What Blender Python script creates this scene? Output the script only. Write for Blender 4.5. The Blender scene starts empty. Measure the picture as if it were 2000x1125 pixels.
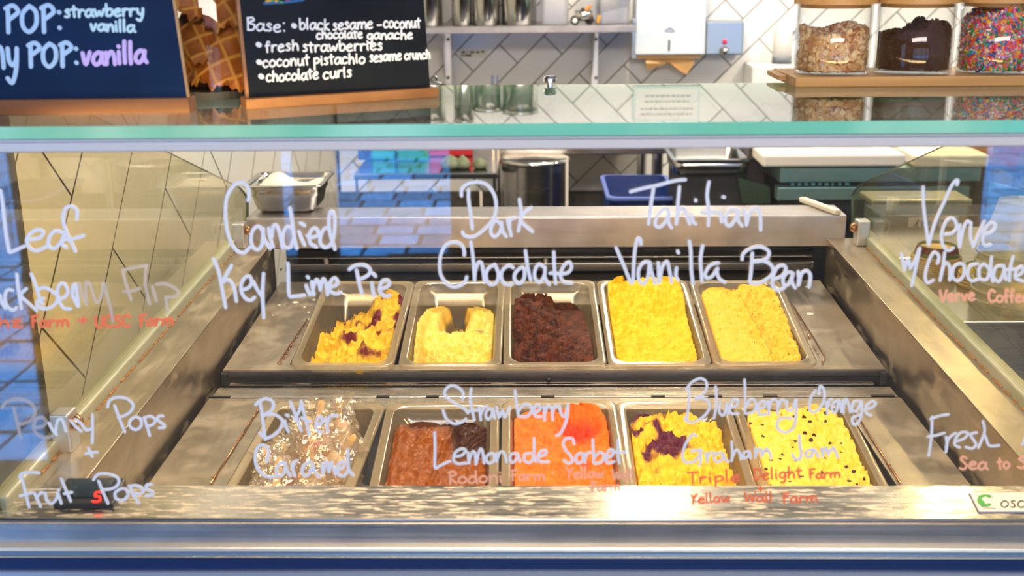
import bpy, math, random
import numpy as np
from mathutils import Vector, Matrix
random.seed(7)
scene = bpy.context.scene
COL = scene.collection
PI = math.pi
# ------------------------------------------------------------------ camera
FPX = 2200.0
TH, PSI, RHO = math.radians(16.5), 0.0225, -0.010
CAM = Vector((0, 0, 1.5))
def _axes():
    c, s = math.cos, math.sin
    F = Vector((0, c(TH), -s(TH))); U = Vector((0, s(TH), c(TH))); X = Vector((1, 0, 0))
    X, U = X*c(RHO)+U*s(RHO), -X*s(RHO)+U*c(RHO)
    Z = Matrix.Rotation(PSI, 3, 'Z')
    return Z@X, Z@U, Z@F
AX, AU, AF = _axes()
cam_data = bpy.data.cameras.new('camera')
cam = bpy.data.objects.new('camera', cam_data); COL.objects.link(cam)
m = Matrix((AX, AU, -AF)).transposed().to_4x4(); m.translation = CAM
cam.matrix_world = m
cam_data.sensor_width = 36.0
cam_data.lens = 36.0*FPX/2000.0
cam_data.clip_start = 0.02
cam_data.dof.use_dof = True
cam_data.dof.focus_distance = 1.75
cam_data.dof.aperture_fstop = 5.6
scene.camera = cam
scene.view_settings.view_transform = 'Standard'
scene.view_settings.look = 'None'
scene.view_settings.gamma = 1.0
scene.view_settings.use_curve_mapping = False
scene.view_settings.exposure = 0.0
try:
    scene.cycles.transparent_max_bounces = 32
    scene.cycles.max_bounces = 10
    scene.cycles.sample_clamp_indirect = 6.0
    scene.cycles.caustics_reflective = False
    scene.cycles.caustics_refractive = False
except Exception: pass
# ------------------------------------------------------------------ world, sun, big lamps
world = bpy.data.worlds.new('world'); scene.world = world; world.use_nodes = True
bg = world.node_tree.nodes['Background']
bg.inputs['Color'].default_value = (0.52, 0.72, 1.0, 1)
bg.inputs['Strength'].default_value = 1.7
def lamp(name, kind, loc, energy, color, rot=(0, 0, 0), size=None, sy=None):
    d = bpy.data.lights.new(name, kind); o = bpy.data.objects.new(name, d); COL.objects.link(o)
    d.energy = energy; d.color = color; o.location = loc; o.rotation_euler = rot
    if kind == 'AREA':
        d.shape = 'RECTANGLE'; d.size = size; d.size_y = sy or size
    elif kind == 'SUN': d.angle = 0.01
    elif size is not None: d.shadow_soft_size = size
    return o
lamp('sun', 'SUN', (0, -6, 8), 52.0, (0.03, 0.33, 1.0), (0, -math.radians(32), 0))
lamp('ceiling_panel_back', 'AREA', (0.9, 2.9, 2.78), 38, (1.0, 0.92, 0.80), (math.radians(18), 0, 0), 2.6, 0.5)
lamp('front_fill_light', 'AREA', (0.3, -1.3, 2.80), 95, (1.0, 0.89, 0.80), (math.radians(25), 0, 0), 2.2, 0.6)  # added frontal fill to brighten the glass lettering, no fixture modelled
# ------------------------------------------------------------------ pixel rays onto known planes
def ray(x, y): return AF + AX*((x-1000)/FPX) - AU*((y-562.5)/FPX)
def PY(x, y, Y): r = ray(x, y); return CAM + r*(Y/r.y)
def PZ(x, y, z): r = ray(x, y); return CAM + r*((z-1.5)/r.z)
def PX(x, y, X): r = ray(x, y); return CAM + r*(X/r.x)
def PD(x, y, D): return CAM + ray(x, y)*D
def PP(x, y, p, n): r = ray(x, y); return CAM + r*((p-CAM).dot(n)/r.dot(n))
def proj(p):
    d = p-CAM; k = d.dot(AF); return (1000+FPX*d.dot(AX)/k, 562.5-FPX*d.dot(AU)/k)
# ------------------------------------------------------------------ materials
def newmat(name):
    m = bpy.data.materials.new(name); m.use_nodes = True
    nt = m.node_tree; nt.nodes.clear()
    out = nt.nodes.new('ShaderNodeOutputMaterial')
    return m, nt, out
def C4(c): return (c[0], c[1], c[2], 1.0)
def mat(name, col, rough=0.5, metal=0.0, spec=0.5, var=0.0, col2=None, scale=(8, 8, 8), bump=0.0, bscale=None, emit=None, coat=0.0, detail=4, lo=0.35, hi=0.65, rvar=0.0):
    m, nt, out = newmat(name)
    b = nt.nodes.new('ShaderNodeBsdfPrincipled'); nt.links.new(b.outputs[0], out.inputs[0])
    b.inputs['Base Color'].default_value = C4(col); b.inputs['Roughness'].default_value = rough
    b.inputs['Metallic'].default_value = metal; b.inputs['Specular IOR Level'].default_value = spec
    b.inputs['Coat Weight'].default_value = coat
    if emit:
        b.inputs['Emission Color'].default_value = C4(emit[0]); b.inputs['Emission Strength'].default_value = emit[1]
    tc = nt.nodes.new('ShaderNodeTexCoord')
    if col2 is not None or rvar:
        mp = nt.nodes.new('ShaderNodeMapping'); mp.inputs['Scale'].default_value = scale
        nz = nt.nodes.new('ShaderNodeTexNoise'); nz.inputs['Scale'].default_value = 1.0; nz.inputs['Detail'].default_value = detail
        nt.links.new(tc.outputs['Object'], mp.inputs[0]); nt.links.new(mp.outputs[0], nz.inputs['Vector'])
        rp = nt.nodes.new('ShaderNodeMapRange'); rp.inputs[1].default_value = lo; rp.inputs[2].default_value = hi
        nt.links.new(nz.outputs['Fac'], rp.inputs[0])
        if col2 is not None:
            mx = nt.nodes.new('ShaderNodeMix'); mx.data_type = 'RGBA'
            mx.inputs[6].default_value = C4(col); mx.inputs[7].default_value = C4(col2)
            nt.links.new(rp.outputs[0], mx.inputs[0]); nt.links.new(mx.outputs[2], b.inputs['Base Color'])
        if rvar:
            r2 = nt.nodes.new('ShaderNodeMapRange'); r2.inputs[3].default_value = rough; r2.inputs[4].default_value = rough+rvar
            nt.links.new(rp.outputs[0], r2.inputs[0]); nt.links.new(r2.outputs[0], b.inputs['Roughness'])
    if bump:
        mp2 = nt.nodes.new('ShaderNodeMapping'); mp2.inputs['Scale'].default_value = bscale or scale
        n2 = nt.nodes.new('ShaderNodeTexNoise'); n2.inputs['Scale'].default_value = 1.0; n2.inputs['Detail'].default_value = 5
        nt.links.new(tc.outputs['Object'], mp2.inputs[0]); nt.links.new(mp2.outputs[0], n2.inputs['Vector'])
        bp = nt.nodes.new('ShaderNodeBump'); bp.inputs['Strength'].default_value = bump; bp.inputs['Distance'].default_value = 0.002
        nt.links.new(n2.outputs['Fac'], bp.inputs['Height']); nt.links.new(bp.outputs[0], b.inputs['Normal'])
    return m
def pane_mat(name, tint=(0.97, 0.99, 0.98), r0=0.043, dirt=0.0, dirtcol=(0.9, 0.9, 0.8), grough=0.0, milky=0.0, milkcol=(0.8, 0.78, 0.7), dscale=(30, 30, 8), bump=0.0, gain=1.0):
    """clear pane: see-through with a Schlick reflection on either face (symmetric, no refraction)"""
    m, nt, out = newmat(name)
    lw = nt.nodes.new('ShaderNodeLayerWeight'); lw.inputs['Blend'].default_value = 0.5
    pw = nt.nodes.new('ShaderNodeMath'); pw.operation = 'POWER'; pw.inputs[1].default_value = 5.0
    nt.links.new(lw.outputs['Facing'], pw.inputs[0])
    ma = nt.nodes.new('ShaderNodeMath'); ma.operation = 'MULTIPLY_ADD'; ma.inputs[1].default_value = (1-r0)*gain; ma.inputs[2].default_value = r0
    nt.links.new(pw.outputs[0], ma.inputs[0])
    tr = nt.nodes.new('ShaderNodeBsdfTransparent'); tr.inputs[0].default_value = C4(tint)
    gl = nt.nodes.new('ShaderNodeBsdfGlossy'); gl.inputs['Roughness'].default_value = grough
    base = tr
    tc = nt.nodes.new('ShaderNodeTexCoord')
    if milky:
        df = nt.nodes.new('ShaderNodeBsdfDiffuse'); df.inputs[0].default_value = C4(milkcol)
        tl = nt.nodes.new('ShaderNodeBsdfTranslucent'); tl.inputs[0].default_value = C4(milkcol)
        md = nt.nodes.new('ShaderNodeMixShader'); md.inputs[0].default_value = 0.5
        nt.links.new(df.outputs[0], md.inputs[1]); nt.links.new(tl.outputs[0], md.inputs[2])
        mx0 = nt.nodes.new('ShaderNodeMixShader'); mx0.inputs[0].default_value = milky
        nt.links.new(tr.outputs[0], mx0.inputs[1]); nt.links.new(md.outputs[0], mx0.inputs[2]); base = mx0
    if dirt:
        mp = nt.nodes.new('ShaderNodeMapping'); mp.inputs['Scale'].default_value = dscale
        nz = nt.nodes.new('ShaderNodeTexNoise'); nz.inputs['Scale'].default_value = 1.0; nz.inputs['Detail'].default_value = 6
        rp = nt.nodes.new('ShaderNodeMapRange'); rp.inputs[1].default_value = 0.45; rp.inputs[2].default_value = 0.75
        rp.inputs[3].default_value = dirt*0.25; rp.inputs[4].default_value = dirt
        nt.links.new(tc.outputs['Object'], mp.inputs[0]); nt.links.new(mp.outputs[0], nz.inputs['Vector']); nt.links.new(nz.outputs['Fac'], rp.inputs[0])
        dd = nt.nodes.new('ShaderNodeBsdfDiffuse'); dd.inputs[0].default_value = C4(dirtcol)
        mxd = nt.nodes.new('ShaderNodeMixShader'); nt.links.new(rp.outputs[0], mxd.inputs[0])
        nt.links.new(base.outputs[0], mxd.inputs[1]); nt.links.new(dd.outputs[0], mxd.inputs[2]); base = mxd
    if bump:
        n2 = nt.nodes.new('ShaderNodeTexNoise'); n2.inputs['Scale'].default_value = 120.0
        bp = nt.nodes.new('ShaderNodeBump'); bp.inputs['Strength'].default_value = bump; bp.inputs['Distance'].default_value = 0.003
        nt.links.new(tc.outputs['Object'], n2.inputs['Vector']); nt.links.new(n2.outputs['Fac'], bp.inputs['Height'])
        nt.links.new(bp.outputs[0], gl.inputs['Normal'])
    mx = nt.nodes.new('ShaderNodeMixShader')
    nt.links.new(ma.outputs[0], mx.inputs[0]); nt.links.new(base.outputs[0], mx.inputs[1]); nt.links.new(gl.outputs[0], mx.inputs[2])
    nt.links.new(mx.outputs[0], out.inputs[0])
    return m
def steel(name, col=(0.62, 0.60, 0.57), rough=0.24, grain=(2, 260, 260), stain=None, sscale=(6, 40, 40), lo=0.5, hi=0.58, gs=0.12, bs=0.06, srough=0.5):
    """brushed stainless with grain; stain = colour of dried water marks"""
    m, nt, out = newmat(name)
    b = nt.nodes.new('ShaderNodeBsdfPrincipled'); nt.links.new(b.outputs[0], out.inputs[0])
    b.inputs['Metallic'].default_value = 1.0; b.inputs['Base Color'].default_value = C4(col)
    tc = nt.nodes.new('ShaderNodeTexCoord'); mp = nt.nodes.new('ShaderNodeMapping'); mp.inputs['Scale'].default_value = grain
    nz = nt.nodes.new('ShaderNodeTexNoise'); nz.inputs['Scale'].default_value = 1.0; nz.inputs['Detail'].default_value = 3
    nt.links.new(tc.outputs['Object'], mp.inputs[0]); nt.links.new(mp.outputs[0], nz.inputs['Vector'])
    rr = nt.nodes.new('ShaderNodeMapRange'); rr.inputs[1].default_value = .3; rr.inputs[2].default_value = .7
    rr.inputs[3].default_value = rough-gs/2; rr.inputs[4].default_value = rough+gs/2
    nt.links.new(nz.outputs['Fac'], rr.inputs[0])
    bp = nt.nodes.new('ShaderNodeBump'); bp.inputs['Strength'].default_value = bs; bp.inputs['Distance'].default_value = 0.001
    nt.links.new(nz.outputs['Fac'], bp.inputs['Height']); nt.links.new(bp.outputs[0], b.inputs['Normal'])
    nt.links.new(rr.outputs[0], b.inputs['Roughness'])
    # broad wear
    nw = nt.nodes.new('ShaderNodeTexNoise'); nw.inputs['Scale'].default_value = 14.0; nw.inputs['Detail'].default_value = 5
    nt.links.new(tc.outputs['Object'], nw.inputs['Vector'])
    mxw = nt.nodes.new('ShaderNodeMix'); mxw.data_type = 'RGBA'
    mxw.inputs[6].default_value = C4([c*.78 for c in col]); mxw.inputs[7].default_value = C4(col)
    rw = nt.nodes.new('ShaderNodeMapRange'); rw.inputs[1].default_value = .35; rw.inputs[2].default_value = .65
    nt.links.new(nw.outputs['Fac'], rw.inputs[0]); nt.links.new(rw.outputs[0], mxw.inputs[0])
    nt.links.new(mxw.outputs[2], b.inputs['Base Color'])
    if stain:
        mp2 = nt.nodes.new('ShaderNodeMapping'); mp2.inputs['Scale'].default_value = sscale
        n2 = nt.nodes.new('ShaderNodeTexNoise'); n2.inputs['Scale'].default_value = 1.0; n2.inputs['Detail'].default_value = 6; n2.inputs['Roughness'].default_value = .6
        nt.links.new(tc.outputs['Object'], mp2.inputs[0]); nt.links.new(mp2.outputs[0], n2.inputs['Vector'])
        r2 = nt.nodes.new('ShaderNodeMapRange'); r2.inputs[1].default_value = lo; r2.inputs[2].default_value = hi
        nt.links.new(n2.outputs['Fac'], r2.inputs[0])
        d = nt.nodes.new('ShaderNodeBsdfPrincipled'); d.inputs['Base Color'].default_value = C4(stain); d.inputs['Roughness'].default_value = srough; d.inputs['Metallic'].default_value = .3
        mx = nt.nodes.new('ShaderNodeMixShader'); nt.links.new(r2.outputs[0], mx.inputs[0])
        nt.links.new(b.outputs[0], mx.inputs[1]); nt.links.new(d.outputs[0], mx.inputs[2]); nt.links.new(mx.outputs[0], out.inputs[0])
    return m
M = {}
M['tile'] = mat('glazed_tile', (0.86, 0.86, 0.84), 0.12, spec=0.5)
M['tile_warm'] = mat('glazed_tile_left', (0.86, 0.84, 0.78), 0.16, spec=0.5)
M['grout'] = mat('grout', (0.07, 0.06, 0.045), 0.9, col2=(0.11, 0.10, 0.08), scale=(40, 40, 40))
M['paint'] = mat('wall_paint', (0.75, 0.74, 0.72), 0.7)
M['darkwall'] = mat('dark_painted_wall', (0.05, 0.052, 0.06), 0.7)
M['floor'] = mat('floor_concrete', (0.035, 0.034, 0.033), 0.45, col2=(0.05, 0.048, 0.046), scale=(3, 3, 3))
M['paver'] = mat('concrete_paver', (0.42, 0.44, 0.47), 0.8, col2=(0.6, 0.6, 0.62), scale=(9, 9, 9), bump=.4, bscale=(60, 60, 60))
_nt = M['paver'].node_tree; _oi = _nt.nodes.new('ShaderNodeObjectInfo'); _mm = _nt.nodes.new('ShaderNodeMapRange'); _mm.inputs[3].default_value = .45; _mm.inputs[4].default_value = 1.15
_nt.links.new(_oi.outputs['Random'], _mm.inputs[0]); _b = [n for n in _nt.nodes if n.type == 'BSDF_PRINCIPLED'][0]; _mx = _nt.nodes.new('ShaderNodeMix'); _mx.data_type = 'RGBA'; _mx.blend_type = 'MULTIPLY'; _mx.inputs[0].default_value = 1
_src = _b.inputs['Base Color'].links[0].from_socket; _nt.links.new(_src, _mx.inputs[6]); _nt.links.new(_mm.outputs[0], _mx.inputs[7]); _nt.links.new(_mx.outputs[2], _b.inputs['Base Color'])
M['joint'] = mat('paver_joint_sand', (0.05, 0.05, 0.05), 0.9)
M['street'] = mat('street_concrete', (0.55, 0.56, 0.58), 0.8, col2=(0.25, 0.26, 0.28), scale=(.6, 3, 1))
M['ledge'] = steel('stained_ledge_steel', (0.66, 0.63, 0.58), .22, (3, 300, 300), stain=(0.55, 0.50, 0.42), sscale=(38, 200, 60), lo=.49, hi=.62)
M['steel'] = steel('brushed_steel', (0.60, 0.55, 0.48), .27, (3, 300, 300))
M['steel_y'] = steel('brushed_steel_lengthwise', (0.52, 0.45, 0.35), .34, (260, 3, 260), stain=(0.40, 0.34, 0.25), sscale=(30, 12, 30), lo=.52, hi=.66)
M['steel_tray'] = steel('worn_tray_steel', (0.47, 0.41, 0.32), .36, (200, 6, 200), stain=(0.36, 0.31, 0.23), sscale=(16, 16, 16), lo=.48, hi=.66, srough=.55)
M['steel_bar'] = steel('scuffed_bar_steel', (0.66, 0.63, 0.62), .36, (3, 150, 200), gs=.05, bs=.015)
M['steel_dark'] = steel('dark_steel', (0.30, 0.30, 0.32), .3, (3, 300, 300))  # darker grey brushed steel
M['steel_can'] = steel('polished_steel', (0.66, 0.64, 0.60), .16, (3, 3, 90), gs=.05, bs=.02)
M['alu'] = mat('satin_aluminium', (0.66, 0.68, 0.72), .34, 1.0, rvar=.08, scale=(2, 200, 200))
M['alu_light'] = mat('anodised_rail', (0.72, 0.64, 0.56), .5, .35, rvar=.08, scale=(2, 200, 200))
M['navy'] = mat('blue_reflection_panel', (0.015, 0.035, 0.12), .16, spec=.6)  # blue reflection of the lit floor, put into the panel colour
M['black'] = mat('black_plastic', (0.012, 0.013, 0.016), .35)
M['rubber'] = mat('black_recess', (0.02, 0.022, 0.025), .6)
M['glass_top'] = pane_mat('counter_glass', (0.88, 0.93, 0.91), gain=1.3)
M['glass_front'] = pane_mat('front_glass', (0.985, 0.99, 0.99), dirt=.012, dscale=(3, 3, 9))
M['glass_side'] = pane_mat('side_glass', (0.96, 0.94, 0.80), dirt=.05, dirtcol=(.85, .80, .55), dscale=(4, 40, 14))
M['glass_edge'] = mat('green_glass_edge', (0.20, 0.60, 0.34), .14, col2=(0.44, 0.78, 0.47), scale=(5, 1, 1), spec=.4, lo=.4, hi=.6)
M['glass_edge_dark'] = mat('dark_green_glass_edge', (0.10, 0.20, 0.14), .2)
M['pan'] = pane_mat('clear_polycarbonate', (0.93, 0.92, 0.88), milky=.24, milkcol=(.80, .64, .36), grough=.12, r0=.06)
M['pan_rim'] = pane_mat('clear_polycarbonate_rim', (0.90, 0.88, 0.82), milky=.45, milkcol=(.80, .67, .42), grough=.16, r0=.10)
M['clear'] = pane_mat('clear_jar', (0.97, 0.98, 0.98), r0=.05, gain=.8)
M['wrap'] = pane_mat('cellophane', (0.96, 0.94, 0.9), milky=.20, milkcol=(1.0, .88, .62), grough=.10, r0=.24, bump=.9)
M['marker'] = mat('white_paint_marker', (0.80, 0.80, 0.82), .6)
M['marker_old'] = pane_mat('faded_white_marker', (1, 1, 1), milky=.55, milkcol=(.78, .78, .84), grough=.6, r0=0.0, gain=0)
M['marker_orange'] = mat('orange_paint_marker', (1.0, 0.20, 0.07), .6)
M['marker_orange_soft'] = mat('thin_orange_paint_marker', (1.0, 0.46, 0.26), .6)
M['chalk'] = mat('white_chalk', (0.78, 0.80, 0.82), .9)
M['chalk_blue'] = mat('pale_blue_chalk', (0.42, 0.60, 0.78), .9)
M['chalk_mint'] = mat('mint_chalk', (0.52, 0.74, 0.80), .9)
M['chalk_violet'] = mat('violet_chalk', (0.62, 0.46, 0.86), .9)
M['board_glare'] = mat('blue_glare_slate', (0.002, 0.014, 0.05), .5, spec=.15, col2=(0.003, 0.02, 0.065), scale=(12, 12, 12))  # navy tone is glare on the board, painted into the slate
M['board_black'] = mat('black_slate', (0.004, 0.006, 0.010), .5, spec=.15, col2=(0.009, 0.012, 0.017), scale=(14, 14, 14))
M['wood'] = mat('bamboo', (0.46, 0.24, 0.075), .45, col2=(0.58, 0.33, 0.12), scale=(3, 60, 60))
M['wood_dark'] = mat('stained_wood', (0.30, 0.12, 0.04), .5, col2=(0.38, 0.17, 0.06), scale=(4, 60, 60))
M['wood_block'] = mat('brown_wood_block', (0.22, 0.085, 0.022), .5, col2=(0.30, 0.13, 0.04), scale=(4, 60, 60))
M['wood_block2'] = mat('dark_wood_block', (0.15, 0.055, 0.018), .5, col2=(0.20, 0.08, 0.028), scale=(4, 60, 60))
M['shelf_steel'] = steel('dull_shelf_steel', (0.40, 0.39, 0.39), .34, (3, 200, 200))
M['stick'] = mat('birch_stick', (0.85, 0.58, 0.24), .6, col2=(0.78, 0.5, 0.2), scale=(40, 200, 40))
M['white'] = mat('white_plastic', (0.82, 0.81, 0.78), .4)
M['board_white'] = mat('white_cutting_board', (0.86, 0.80, 0.68), .5)
M['copper'] = mat('copper_screw', (0.6, 0.33, 0.16), .2, 1.0)
M['rust'] = mat('rust_stain', (0.30, 0.13, 0.04), .8, col2=(0.5, 0.22, 0.05), scale=(80, 80, 80))
# ------------------------------------------------------------------ mesh builder
ORG = {}
class MB:
    def __init__(s): s.v = []; s.f = []; s.mi = []
    def add(s, vs, fs, mi=0):
        o = len(s.v); s.v += [tuple(v) for v in vs]; s.f += [tuple(i+o for i in f) for f in fs]; s.mi += [mi]*len(fs); return s
    def hexa(s, p, mi=0):   # p: 8 points bottom 4 (ccw from above) then top 4
        return s.add(p, [(3, 2, 1, 0), (4, 5, 6, 7), (0, 1, 5, 4), (1, 2, 6, 5), (2, 3, 7, 6), (3, 0, 4, 7)], mi)
    def box(s, a, b, mi=0):
        x0, x1 = sorted((a[0], b[0])); y0, y1 = sorted((a[1], b[1])); z0, z1 = sorted((a[2], b[2]))
        return s.hexa([(x0, y0, z0), (x1, y0, z0), (x1, y1, z0), (x0, y1, z0), (x0, y0, z1), (x1, y0, z1), (x1, y1, z1), (x0, y1, z1)], mi)
    def prism(s, poly, vec, mi=0):  # poly planar points, extruded by vec
        n = len(poly); vec = Vector(vec); P = [Vector(p) for p in poly]; Q = [p+vec for p in P]
        nrm = Vector((0, 0, 0))
        for i in range(n): nrm += P[i].cross(P[(i+1) % n])
        if nrm.dot(vec) > 0: P.reverse(); Q.reverse()
        fs = [tuple(range(n)), tuple(range(2*n-1, n-1, -1))] + [((i+1) % n, i, n+i, n+(i+1) % n) for i in range(n)]
        return s.add(P+Q, fs, mi)
    def lathe(s, prof, c=(0, 0, 0), n=32, mi=0, axis='Z', close=False):
        c = Vector(c); vs = []; fs = []
        for (r, z) in prof:
            for k in range(n):
                a = 2*PI*k/n; x, y = r*math.cos(a), r*math.sin(a)
                v = Vector((x, y, z)) if axis == 'Z' else (Vector((z, x, y)) if axis == 'X' else Vector((y, z, x)))
                vs.append(c+v)
        for j in range(len(prof)-1):
            for k in range(n):
                k2 = (k+1) % n; fs.append((j*n+k, j*n+k2, (j+1)*n+k2, (j+1)*n+k))
        if close:
            fs.append(tuple(reversed(range(n)))); fs.append(tuple(range((len(prof)-1)*n, len(prof)*n)))
        return s.add(vs, fs, mi)
    def tube(s, pts, r, n=8, mi=0):
        pts = [Vector(p) for p in pts]; vs = []; fs = []
        for i, p in enumerate(pts):
            t = (pts[min(i+1, len(pts)-1)]-pts[max(i-1, 0)]).normalized()
            a = t.orthogonal().normalized() if i == 0 else (pa - t*pa.dot(t)).normalized()
            pa = a; b = t.cross(a)
            for k in range(n): vs.append(p + (a*math.cos(2*PI*k/n)+b*math.sin(2*PI*k/n))*r)
        for i in range(len(pts)-1):
            for k in range(n): fs.append((i*n+k, i*n+(k+1) % n, (i+1)*n+(k+1) % n, (i+1)*n+k))
        fs.append(tuple(reversed(range(n)))); fs.append(tuple(range((len(pts)-1)*n, len(pts)*n)))
        return s.add(vs, fs, mi)
    def build(s, name, mats, parent=None, bevel=0, smooth=False, local=False, segs=2):
        if not isinstance(mats, (list, tuple)): mats = [mats]
        me = bpy.data.meshes.new(name)
        o0 = Vector((0, 0, 0)) if (parent is None or local) else ORG.get(parent.name, Vector((0, 0, 0)))
        me.from_pydata([Vector(v)-o0 for v in s.v], [], s.f); me.update()
        for mm in mats: me.materials.append(mm)
        if len(mats) > 1: me.polygons.foreach_set('material_index', s.mi)
        if smooth: me.polygons.foreach_set('use_smooth', [True]*len(me.polygons))
        o = bpy.data.objects.new(name, me); COL.objects.link(o)
        if parent is not None: o.parent = parent
        ORG[o.name] = o0
        if bevel:
            b = o.modifiers.new('bevel', 'BEVEL'); b.width = bevel; b.segments = segs; b.limit_method = 'ANGLE'; b.harden_normals = False
        return o
def tag(o, label=None, cat=None, group=None, kind=None):
    if label: o['label'] = label
    if cat: o['category'] = cat
    if group: o['group'] = group
    if kind: o['kind'] = kind
    return o
def thing(name, label, cat, loc, rot=(0, 0, 0), group=None):
    o = bpy.data.objects.new(name, None); COL.objects.link(o); o.empty_display_size = .02
    o.location = loc; o.rotation_euler = rot; ORG[o.name] = Vector(loc)
    return tag(o, label, cat, group)
def recenter(o):
    """move origin of a single-mesh thing to its base"""
    vs = [v.co.copy() for v in o.data.vertices]
    c = Vector(((min(v.x for v in vs)+max(v.x for v in vs))/2, (min(v.y for v in vs)+max(v.y for v in vs))/2, min(v.z for v in vs)))
    for v in o.data.vertices: v.co -= c
    o.location = c; ORG[o.name] = c
    return o
def copy_tree(o, parent=None):
    c = o.copy(); COL.objects.link(c); c.parent = parent
    for ch in [k for k in bpy.data.objects if k.parent == o]: copy_tree(ch, c)
    return c
def pxbox(mb, x0, y0, x1, y1, Y0, Y1, mi=0):
    a = PY(x0, y1, Y0); b = PY(x1, y0, Y0); return mb.box((a.x, Y0, a.z), (b.x, Y1, b.z), mi)
# ------------------------------------------------------------------ noise for sculpted surfaces
def vnoise(x, y, seed=0):
    rs = np.random.RandomState(seed); G = rs.rand(256, 256)
    xi = np.floor(x).astype(int); yi = np.floor(y).astype(int); fx = x-xi; fy = y-yi
    fx = fx*fx*(3-2*fx); fy = fy*fy*(3-2*fy)
    g = lambda a, b: G[a % 256, b % 256]
    return (g(xi, yi)*(1-fx)+g(xi+1, yi)*fx)*(1-fy)+(g(xi, yi+1)*(1-fx)+g(xi+1, yi+1)*fx)*fy
def fbm(x, y, seed=0, oct=4, gain=.5):
    t = 0; a = 1; n = 0
    for k in range(oct): t = t+a*(vnoise(x*2**k+17*k, y*2**k+31*k, seed+k)-.5); n += a; a *= gain
    return t/n*2
def sstep(a, b, x): t = np.clip((x-a)/(b-a), 0, 1); return t*t*(3-2*t)
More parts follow.
